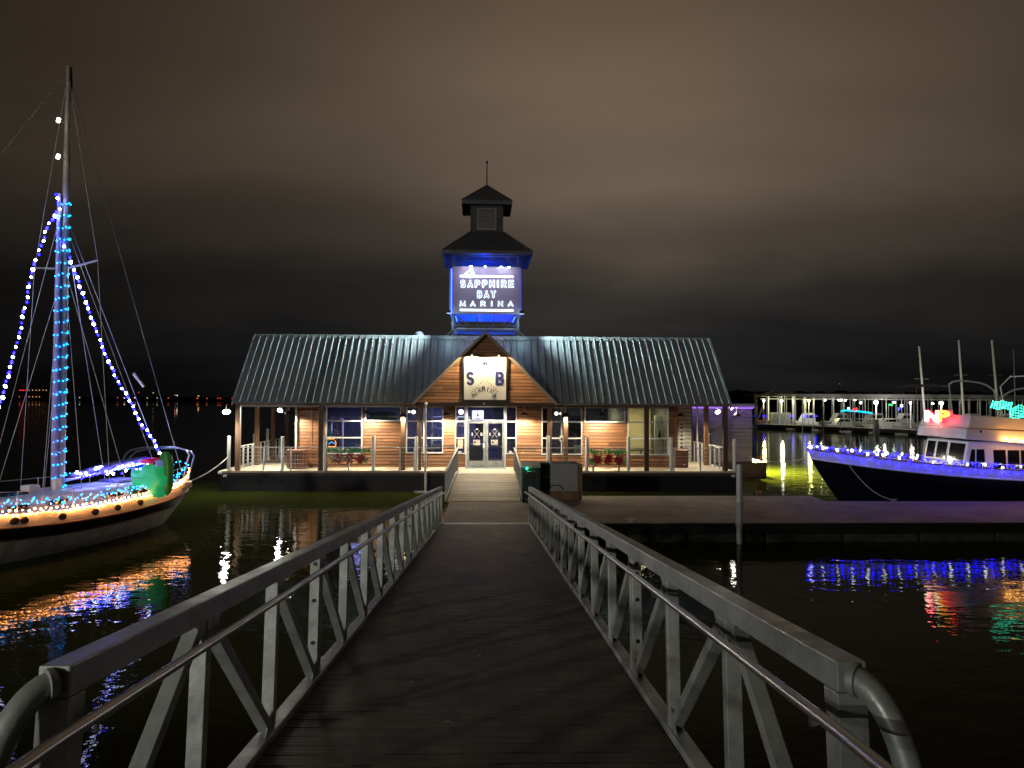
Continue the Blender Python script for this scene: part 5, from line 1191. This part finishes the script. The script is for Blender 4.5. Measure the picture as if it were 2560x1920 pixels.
def FY(px, py):  # on the front face plane
    o_, d_ = ray(px, py); k = (TX+c[0]-.22-o_.x)/d_.x; w = o_+d_*k; return w.y, w.z
y0, z0_ = FY(2312, 1054); y1, z1_ = FY(2374, 1029); yl, zl = FY(2346, 1055)
for ch, px, wpx, m__ in (('N', 2314, 34, glow('letter_white', (1,.75,.5), 9)), ('P', 2344, 30, glow('letter_yellow', (1,.55,.02), 4))):
    ya_, za_ = FY(px, 1052); yb__, zb__ = FY(px+wpx, 1052); hgt = FY(px, 1026)[1]-za_
    q_ = MB(); text(q_, ch, 1, Matrix(), .03, .03, 'LEFT'); xs = [v[0] for v in q_.v]; w0, w1 = min(xs), max(xs); k = (yb__-ya_)/(w1-w0)
    MB().add([(v[1], ya_+(v[0]-w0)*k-.0, za_+v[2]*hgt/.72) for v in q_.v], q_.f).build('letter', m__, t)
    MB().add([(v[1]+.04, ya_+(v[0]-w0)*k*1.1-.03*(1 if k < 0 else -1), za_-.03+v[2]*hgt/.72*1.12) for v in q_.v], q_.f).build('letter_outline', glow('letter_red', (1,.01,.03), 6), t)
lamp('letter_glow', 'POINT', (-.3, (y0+y1)/2, z0_+.3), (1,.02,.08), 14, t, .1)
# lights along the trawler rail
WB = bulbmesh('white_floodbulb', .046, glow('wb', (.85,.92,1), 12), 1.2); BBg = bulbmesh('blue_floodbulb', .045, glow('bbg', (.004,.003,1), 20), 1.3)
pts = [(lambda p: (p[0], p[1]-.05, p[2]+.17-.06*(i % 2)))(TB_(min(.999, .0005+.70*(i/52)**1.25), 1, -1)) for i in range(53)]
lights('string_lights', 'blue and white bulbs along the near rail of the trawler', pts, [BBg, WB, BBg], TRM, 'strings of lights on the trawler', seed=11, jit=.02)
pts = [(lambda p: (p[0], p[1]+.05, p[2]+.17))(TB_(min(.999, .0005+.40*(i/30)**1.25), 1, 1)) for i in range(31)]
lights('string_lights', 'blue and white bulbs along the far bow rail of the trawler', pts, [BBg, BBg, WB], TRM, 'strings of lights on the trawler', seed=12, jit=.02)
pts = [(lambda p: (p[0], p[1]-.08, p[2]-.04-.09*(i % 2)))(TB_(min(.999, .004+.60*(i/28)), 1, -1)) for i in range(29)]
lights('string_lights', 'dangling blue icicle lights on the near side of the trawler', pts, [B_BLUE, BBg, B_BLUE], TRM, 'strings of lights on the trawler', wire=False, seed=13, jit=.04)
pts = []
for i in range(12): x_, z_ = tl(2512+i*9, 1101-(4 if i % 3 == 0 else 0)+i*.4, Fn-.1); pts.append((x_, Fn-.12, z_))
lights('string_lights', 'warm amber bulbs under the trawler flying bridge', pts, [bulbmesh('amber_bulb', .045, glow('amber', (1,.42,.08), 30))], TRM, 'strings of lights on the trawler', seed=14)
lamp('amber_glow', 'POINT', T((tl(2545,1080,Fn)[0], Fn-.8, tl(2545,1080,Fn)[1])), (1,.38,.05), 16, tr, .2)
def greenlights(px0, px1, py0, py1, lab, sk):
    rr_ = random.Random(px0); Yp = 27.4; t = thing('light_net', lab, 'light net', T((0, Yp, 0)), 'green light nets above the trawler')
    n = 6; ptsall = []
    for j in range(n):
        f = j/(n-1); pts = []
        for i in range(15):
            g = i/14; px = px0+(px1-px0)*g+rr_.uniform(-.8,.8)+sk*(1-f); py = py0+(py1-py0)*f+1.6*math.sin(g*9+j)+ (3*g if sk else -8*math.sin(g*3.1)*(1-f)); w = at(px, py, Yp); pts.append((w.x, 0, w.z))
        MB().tube(pts, .007, 5).build('light_tube', glow('green_tube', (.0,.75,.36), 2.6), t)
        for k in range(0, 15, 2):
            o_ = bpy.data.objects.new('bulb', GB); S.collection.objects.link(o_); o_.parent = t; o_.location = pts[k]
    a_ = at((px0+px1)/2, py1, Yp); MB().tube([(a_.x, .02, a_.z+.3), (a_.x, .02, c[1]-.1)], .015, 6).build('support', K['steel'], t)
GB = bulbmesh('green_bulb', .022, glow('gb', (.05,1,.55), 9))
greenlights(2478, 2526, 1003, 1020, 'upper left net of green lights above the trawler', 4); greenlights(2526, 2572, 1023, 1044, 'lower right net of green lights above the trawler', 0)
rope('mooring_rope', 'thin rope from the trawler bow down to the dock cleat', (TX+1.05, TY-.9, 1.75), CLEAT2+Vector((0,0,.06)), .25, .014)
rope('mooring_rope', 'long rope from the right corner post to the trawler bow', BM @ Vector((B(1836,1120,.0)[0], 0, .95)), (TX+.05, TY+.0, 2.0), .35, .014)
# ------------------------------------------------------------------ grey float house beyond the right gallery
FH = thing('float_house', 'grey sided floating shed lit violet beyond the right gallery', 'shed', T((0,0,0)))
x1 = at(1880, 1100, 40.6).x; x0 = x1-6.2; zt_ = at(1800, 1017, 40.6).z; zd = .77
siding(MB(), x0, x1, zd, zt_, 40.6, .2).build('front_wall', K['greysiding'], FH); MB().box(x0, x1, 40.61, 46, zd, zt_).build('wall_core', K['greysiding'], FH)
mb = MB(); mb.box(x0-.05, x1+.1, 40.38, 40.62, zt_-.02, zt_+.18); mb.box(x0-.05,x1+.1,40.62,46.1,zt_+.0,zt_+.10); mb.build('roof_edge', K['whitep'], FH)
mb = MB(); mb.bar((x1-4.6, 40.52, zt_-.1), (x1-1.1, 40.52, zd+.3), .16, .05, up=(0,1,0)); mb.bar((x1-4.6, 40.50, zd+.5), (x1-.3, 40.50, zt_-.05), .16, .05, up=(0,1,0)); mb.build('cross_brace', K['greysiding'], FH)
xe = at(1917, 1170, 39.9).x
MB().box(x0-2, xe, 39.9, 46.5, -.5, zd).build('float', K['trim'], FH, .03)
MB().box(x1+.05, xe, 39.95, 46.4, zd+.002, zd+.03).build('deck_edge', K['cream'], FH)
mb = MB(); mb.box(x1+.3, x1+.36, 40.1,40.16, zd+.03, zd+.35); mb.build('mooring_bitt', K['red'], FH)
MB().tube([(x1-5.5, 40.33, zt_-.06),(x1, 40.33, zt_-.06)], .02, 6).build('violet_strip', glow('violet', (.40,.14,1), 2.2), FH)
area('violet_wash', T((x1-2.4, 40.05, zt_-.1)) @ RX(R(30)), (.55,.36,1), 9, 5.5, .2, FH)
wl = thing('wall_lamp', 'yellow lamp on the hidden side of the grey float house', 'lamp', T((x1+.25, 43.0, 2.9)))
MB().lathe([(.03,.2),(.16,.02),(.15,0)]).build('shade', K['dark'], wl); MB().tube([(0,0,.2),(-.25,0,.25)], .02, 6).build('arm', K['dark'], wl); MB().ball((0,0,.05),.06,8,6).build('bulb', K['warmlamp'], wl)
lamp('lamp_light', 'SPOT', T((0,0,.0)) @ RX(R(-14)) @ RY(R(-24)), (1,.88,.20), 60000, wl, .08, 150, .6)
# ------------------------------------------------------------------ covered docks, far right
FD = [(20,124),(33.5,117.5),(46.5,95.5),(52.5,83),(60,74)]
for i in range(4):
    a = Vector((*FD[i],0)); b = Vector((*FD[i+1],0)); dd = (b-a).normalized(); nn = Vector((-dd.y, dd.x, 0))
    if nn.y < 0: nn = -nn
    V = [a, b, b+nn*2.6, a+nn*2.6]
    mb = MB().add([(v.x,v.y,.62) for v in V]+[(v.x,v.y,.18) for v in V], [(0,1,2,3),(7,6,5,4),(0,4,5,1),(1,5,6,2),(2,6,7,3),(3,7,4,0)])
    tag(mb.build('walkway', K['concrete']), kind='structure')
    for k in range(int((b-a).length/2.2)):
        p = a+dd*(k+.5)*2.2+nn*.2; tag(MB().box(-.6,.6,0,1.8,-.4,.175).build('walkway_float', K['hullblack'], M=T(p) @ RZ(math.atan2(dd.y, dd.x))), kind='structure') if k % 2 == 0 and i in (1,2) else None
cd = thing('covered_dock', 'long low covered dock with pale fascia and many thin posts', 'covered dock', T((38, 104, 0)))
MB().box(1.5, 46, -2, 22, 5.0, 5.1).build('roof', K['grey'], cd); MB().box(1.5, 46, -2.1, -2.0, 4.60, 5.1).build('fascia', K['grey'], cd)
rr = random.Random(9)
for k in range(30):
    for j, y in enumerate((-1.6, 6, 14)):
        x = 2.2+k*1.45+(.35*j); MB().box(x-.04, x+.04, y-.04, y+.04, -.3, 5.0).build('post', K['steel'], cd)
mb = MB()
for j, y in enumerate((-1.6, 6, 14)): mb.box(1.6, 45.9, y-.05, y+.05, 4.35, 4.5)
mb.build('beam', K['steel'], cd); MB().box(1.6, 46, 19, 21.5, .2, .6).build('walkway', K['concrete'], cd); 
MB().box(1.6, 46, 4, 5.5, .2, .6).build('walkway', K['concrete'], cd)
for k, (x, w_, m_, lab) in enumerate(((46.0,4,'white','pale cabin cruiser berthed first under the covered dock'),(52.5,5,'white','white cabin cruiser berthed second under the covered dock'),(58.5,4,'grey','grey runabout berthed third under the covered dock'),(65,5,'white','white cabin cruiser berthed fourth under the covered dock'),(72,5,'white','white cabin cruiser berthed last under the covered dock'))):
    t = thing('cabin_cruiser', lab, 'boat', T((x, 103.5, 0)), 'boats under the covered dock')
    MB().prism([(-w_/2,.9),(-w_/2+.5,-.1),(w_/2-.1,-.1),(w_/2,.7)], 0, 2.2).build('hull', K[m_], t, .08); MB().prism([(-w_*.15,.8),(0,1.7),(w_*.42,1.7),(w_*.45,.7)], .3, 1.9).build('cabin', K[m_], t, .05)
    MB().prism([(-w_*.05,1.25),(.05,1.58),(w_*.36,1.58),(w_*.36,1.25)], .285, .31).build('cabin_window', K['darkglass'], t)
for k in range(7):
    t = thing('cabin_cruiser', ('%s from the left of the boats deeper under the covered dock' % ('first','second','third','fourth','fifth','sixth','seventh')[k]), 'boat', T((44.5+5.0*k, 111.5+.4*(k%2), 0)), 'boats under the covered dock')
    w_ = 3.6+.5*(k%3); m_ = ('white','grey','steel')[k%3]
    MB().prism([(-w_/2,1.1),(-w_/2+.5,-.1),(w_/2-.1,-.1),(w_/2,.9)], 0, 2.2).build('hull', K[m_], t, .08); MB().prism([(-w_*.2,1.0),(0,2.3),(w_*.35,2.3),(w_*.4,.9)], .3, 1.9).build('cabin', K[m_], t, .05)
    MB().prism([(-w_*.05,1.55),(.05,2.0),(w_*.3,2.0),(w_*.3,1.55)], .285, .31).build('cabin_window', K['darkglass'], t)
for k in range(4): lamp('dock_light', 'POINT', (9+9.5*k, 8, 4.2), (1,.96,.85), 200, cd, .2)
# pavilion
pv = thing('pavilion', 'hip roofed dock pavilion on slender posts between yellow lamps', 'pavilion', T((41.2, 113.5, .62)))
MB().add([(-3.1,-2.6,4.15),(3.1,-2.6,4.15),(3.1,2.6,4.15),(-3.1,2.6,4.15),(-1.2,-.3,5.1),(1.2,-.3,5.1),(1.2,.3,5.1),(-1.2,.3,5.1)],[(0,1,5,4),(1,2,6,5),(2,3,7,6),(3,0,4,7),(4,5,6,7),(3,2,1,0)]).build('roof', K['grey'], pv)
for x in (-2.9,-1,1,2.9):
    for y in (-2.4,2.4): MB().box(x-.08,x+.08,y-.08,y+.08,0,4.15).build('post', K['whitep'], pv)
MB().cyl(-1.0,0,5.1,5.7,.04).build('finial', K['steel'], pv)
def lamppost(px, py, Y, lab, col, pw_, r=.17):
    gst = 38 if px < 2100 else 16
    p = at(px, py, Y); t = thing('dock_lamp', lab, 'lamp post', T((p.x, Y, .6)), 'lamp posts on the far docks')
    h = p.z-.6; MB().cyl(0,0,0,h-r,.07,n=8).build('pole', K['whitep'], t); MB().ball((0,0,h), r, 10, 7).build('globe', glow('dock_globe', col, gst), t); MB().cyl(0,0,h+r*.8,h+r*1.1,r*.7,n=10).build('cap', K['dark'], t)
    lamp('lamp_light', 'POINT', (0,-.45,h), col, pw_, t, .2)
yl_ = (1,.92,.35)
lamppost(1909, 1001.5, 114, 'leftmost yellow lamp post left of the pavilion', yl_, 300); lamppost(1954, 1001.5, 113, 'white lamp post standing in front of the pavilion', (1,.97,.75), 380); lamppost(2022, 1002, 110, 'yellow lamp post right of the pavilion', yl_, 300)
lamppost(2190, 1006, 96, 'brightest white lamp post before the covered dock', (1,.95,.82), 700, .26); lamppost(2276, 1006.5, 99, 'pinkish white lamp post left of the glowing letters', (1,.85,.8), 250, .15); lamppost(2353, 1008, 95, 'bright lamp post above the glowing letters', (1,.95,.7), 600, .24)
wb = thing('work_barge', 'small work barge with brown frame and grey box', 'barge', T((at(1948,1060,112).x, 112.0, 0)))
MB().prism([(-5.2,.5),(-4.2,-.1),(4.8,-.1),(5.2,.55)], 0, 3).build('hull', K['grey'], wb, .05); MB().box(-.6,2.0,.5,2.2,.55,2.3).build('box', K['grey'], wb, .05)
mb = MB(); mb.bar((-3.2,1,.5),(-2.2,1,3.2),.22); mb.bar((-1.6,1,.5),(-2.2,1,3.2),.22); mb.box(-3.6,-1.2,.6,1.6,.5,1.1); mb.build('hoist', K['brown'], wb)
for px, lab in ((1888,'far left'),(1910,'second'),(1981,'third'),(2009,'fourth'),(2016,'fifth'),(2040,'last')):
    lights('blue_lamps', f'pair of tiny blue lamps under the pavilion, {lab} along the dock', [tuple(at(px-2,1040,111)), tuple(at(px+2,1040.5,111))], [bulbmesh('far_blue', .09, K['bb'])], None, 'tiny blue lamps on the far dock', wire=False)
def farglow(name, lab, pts, Y, r, col, st):
    t = thing(name, lab, 'light decoration', T((0, Y, 0))); P_ = [at(x, y, Y) for x, y in pts]
    MB().tube([(p.x, 0, p.z) for p in P_], r, 8).build('tube', glow(name+'_glow', col, st), t)
    MB().tube([(P_[0].x, .05, P_[0].z), (P_[0].x, .05, .5)], .03, 5).build('support', K['steel'], t)
farglow('lit_decoration', 'long cyan wing shaped light display on the far dock', ((2102,1029),(2110,1026),(2125,1027),(2143,1028),(2160,1030),(2180,1033)), 92, .11, (.0,.45,.6), 2.2)
farglow('red_decoration', 'small red light display on the cyan wing', ((2133,1025.5),(2138,1023.5),(2143,1022)), 91.8, .16, (1,.02,.03), 3)
farglow('pale_decoration', 'small pale blue figure shaped light above the cyan wing', ((2121,1024),(2122,1018)), 91.8, .15, (.5,.75,1), 2)
farglow('green_decoration', 'small green light under the covered dock roof', ((2222,1011.5),(2231,1012.5)), 101, .14, (.02,.6,.15), 2)
farglow('white_decoration', 'small icy blue lantern light under the covered dock roof', ((2254,1011),(2254,1018)), 101, .2, (.6,.8,1), 2)
farglow('blue_decoration', 'small deep blue light beside the icy blue lantern', ((2246,1022),(2248,1022)), 101, .2, (.03,.03,1), 5)
for px, py, lab in ((2063,1000,'first'),(2097,1000,'second'),(2103,1000.5,'third'),(2114,1000,'fourth'),(2137,1000,'fifth'),(2152,1007,'sixth'),(2235,1006,'seventh'),(2332,1009,'eighth')):
    p = at(px, py, 106); t = thing('ceiling_lamp', f'{lab} tiny lamp from the left under the covered dock roof', 'lamp', T(p), 'tiny lamps under the covered dock roof'); MB().ball((0,0,0), .13, 8, 6).build('lens', K['bw'], t); MB().cyl(0,0,.1,4.98-p.z,.02).build('stem', K['steel'], t) if p.z < 4.8 else None
lb = lambda x, y, Y: at(x, y, Y)
lpd = thing('pedestal', 'white dock pedestal at the edge of the far walkway', 'pedestal', T((at(2203,1080,93).x, 94.3, .6))); MB().prism([(-.32,-.6),(.32,-.6),(.16,1.2),(-.16,1.2)], -.3, .3).build('body', K['whitep'], lpd); MB().box(-2.2,2.6,-.6,1,1.21,1.28).build('top', K['cream'], lpd)
for px, lean, w_, hpx, lab, m_ in ((2297.5,.075,.17,866,'white mast left of the glowing letters','whitep'),(2397,.055,.17,850,'grey mast between the two bimini arches','whitep'),(2480,.075,.2,850,'tall white mast behind the green light nets','whitep'),(2534,.02,.10,874,'faint dark mast nearest the right edge','grey')):
    Yd = 100.3; p = at(px, hpx, Yd); bx = p.x+(p.z)*lean; t = thing('moored_sailboat', lab, 'sailboat', T((bx, Yd-.0, 0)), 'sailing boats moored behind the trawler')
    MB().grid(lambda a_, b_: ((a_-.5)*9, -1.3*math.sin(math.pi*a_)**.6*(.6+.4*b_), -.2+b_*1.1), 20, 4).build('hull', K['grey'], t); MB().grid(lambda a_, b_: ((a_-.5)*9, 1.3*math.sin(math.pi*a_)**.6*(2*b_-1), .9), 20, 3).build('deck', K['grey'], t)
    MB().tube([(0,0,.8),(p.x-bx,0,p.z)], [w_,w_*.75], 10).build('mast', K[m_], t); MB().tube([(.1,0,2.0),(3.4,0,2.2)], .10, 8).build('boom', K['whitep'], t)
    MB().bar((-.9+(p.x-bx)*.6,0,p.z*.62),(.9+(p.x-bx)*.6,0,p.z*.62),.05).build('spreader', K['steel'], t) if px != 2534 else None
for pp, lab, m_ in ((((2243,968),(2290,961),(2320,960),(2370,966)), 'pale canvas awning behind the glowing letters', 'grey'),):
    Yd = 80; t = thing('awning', lab, 'awning', T((0, Yd, 0))); P_ = [at(x, y, Yd) for x, y in pp]; mb = MB(); mb.prism([(p.x, p.z) for p in P_], -.9, .9, 1); mb.build('canvas', K['grey'], t)
    MB().tube([(P_[1].x,0,P_[1].z),(P_[1].x,0,.3)], .03, 6).build('support', K['steel'], t); MB().tube([(P_[2].x,0,P_[2].z),(P_[2].x,0,.3)], .03, 6).build('support', K['steel'], t)
for pp, lab in ((((2372,962),(2380,955),(2395,952),(2420,953),(2450,957),(2470,965),(2485,976),(2492,1000)), 'curved bimini frame arching behind the trawler'), (((2500,996),(2520,982),(2535,975),(2570,969),(2600,970)), 'curved frame arching at the right edge')):
    Yd = 45; t = thing('bimini_frame', lab, 'boat frame', T((0, Yd, 0)), 'curved frames behind the trawler'); P_ = [at(x, y, Yd) for x, y in pp]
    MB().tube([(p.x,0,p.z) for p in P_], .055, 8).build('hoop', K['whitep'], t); MB().tube([(P_[0].x,0,P_[0].z),(P_[0].x+.6,0,.4)], .04, 6).build('support', K['steel'], t)
pb = thing('pontoon_boat', 'dark pontoon boat carrying the curved frames', 'boat', T((30.0, 45, 0))); mb = MB()
for y in (-1, 1): mb.tube([(-3.4,y,.2),(-3,y,.25),(5,y,.25)], [.1,.32,.32], 10)
mb.build('pontoon', K['grey'], pb); MB().box(-3,5,-1.3,1.3,.5,.6).build('deck', K['grey'], pb); MB().box(-2.6,4.8,-1.25,-1.2,.6,1.2).build('fence', K['navy'], pb)
for px, Y, h0, h1, lab in ((1889,60,984,1157,'slim steel pile rising from the water beside the grey float house'),(2057,90,1012,1072,'slim steel pile before the covered dock'),):
    p = at(px, h0, Y); t = thing('piling', lab, 'piling', T((p.x, Y, 0)), 'slim far pilings'); MB().cyl(0,0,-.5,p.z,.11,n=10).build('tube', K['steel'], t); MB().cyl(0,0,p.z-.4,p.z,.17,.13,10).build('cap', K['steel'], t)
# ------------------------------------------------------------------ lights on the far left shore
hb = thing('shore_restaurant', 'distant low building with two rows of small lamps', 'building', T((at(84,985,870).x, 872, 0)))
w_ = 72/FPX*870/2; MB().box(-w_,w_,0,14,0,6.5+4).build('wall', K['trees'], hb)
for row, py, xs_, cols in ((0,975.5,(50,53,57,60,65,73,82,91,99,108,116),'r4w'),(1,992,(49,73,82,91,99),'r1w')):
    for i, px in enumerate(xs_):
        red = i < (5 if row == 0 else 1); p = at(px, py, 870); o_ = MB().ball((p.x-at(84,985,870).x, -2.3, p.z), .62, 6, 5).build('lamp', K['fr'] if red and 'fr' in K else (K.setdefault('fr', glow('far_red', (1,.03,.02), 1.4)) if red else K.setdefault('fw', glow('far_amber', (1,.45,.2), .9))), hb)
for px, py, w_, c_, st, lab in ((199,994,1.6,(.8,.9,1),3,'tiny white light on the far left shore near the mast'),(294,994,6,(1,.1,.05),3,'flat red light on the far shore left of the white pair'),(311,995,6,(1,.75,.4),5,'flat amber light left of the sailboat string'),(337,994.5,8,(1,.7,.4),5,'flat amber light right of the sailboat string'),
    (347,981,4,(1,.05,.05),3,'round red light above the amber pair on the far shore'),(368,995,1.5,(1,.8,.3),3,'tiny amber dot on the far shore'),(383,982,1.5,(.8,.9,.2),3,'tiny yellow dot above the far treeline edge'),(393,995,2,(.8,.8,.8),3,'tiny pale light on the far shore'),(421,995,6,(1,.12,.05),3,'orange red light on the middle of the far shore'),
    (443,988.5,4.5,(1,.8,.6),6,'bright white light on the far shore'),(438,988,2,(1,.3,.2),3,'small red light touching the bright white one'),(496,990,7,(1,.5,.12),4,'long orange light above the red one near the building'),(493,996,7,(1,.15,.06),4,'long red light below the orange one near the building'),(517,996,4,(1,.2,.08),3,'small orange light near the building roof'),
    (545,995.5,2,(1,.08,.04),4,'left of two red dots near the roof edge'),(551,995.5,2,(1,.08,.04),4,'right of two red dots near the roof edge'),(580,996,3,(1,.05,.04),3,'red light just touching the roof edge'),(2099,959.5,2.2,(1,.04,.04),3,'single red beacon above the covered dock')):
    Y = 872 if px < 1000 else 385; k = Y/870; p = at(px, py, Y-2); t = thing('far_light', lab, 'light', T(p), 'lights on the far shore')
    MB().ball((0,0,0), .55*k, 8, 5, (max(1, w_*.45*.5),1,1)).build('lens', glow('far_lens', c_, st*.35), t); MB().cyl(0,0,-p.z,-.4*k,.1).build('pole', K['trees'], t)
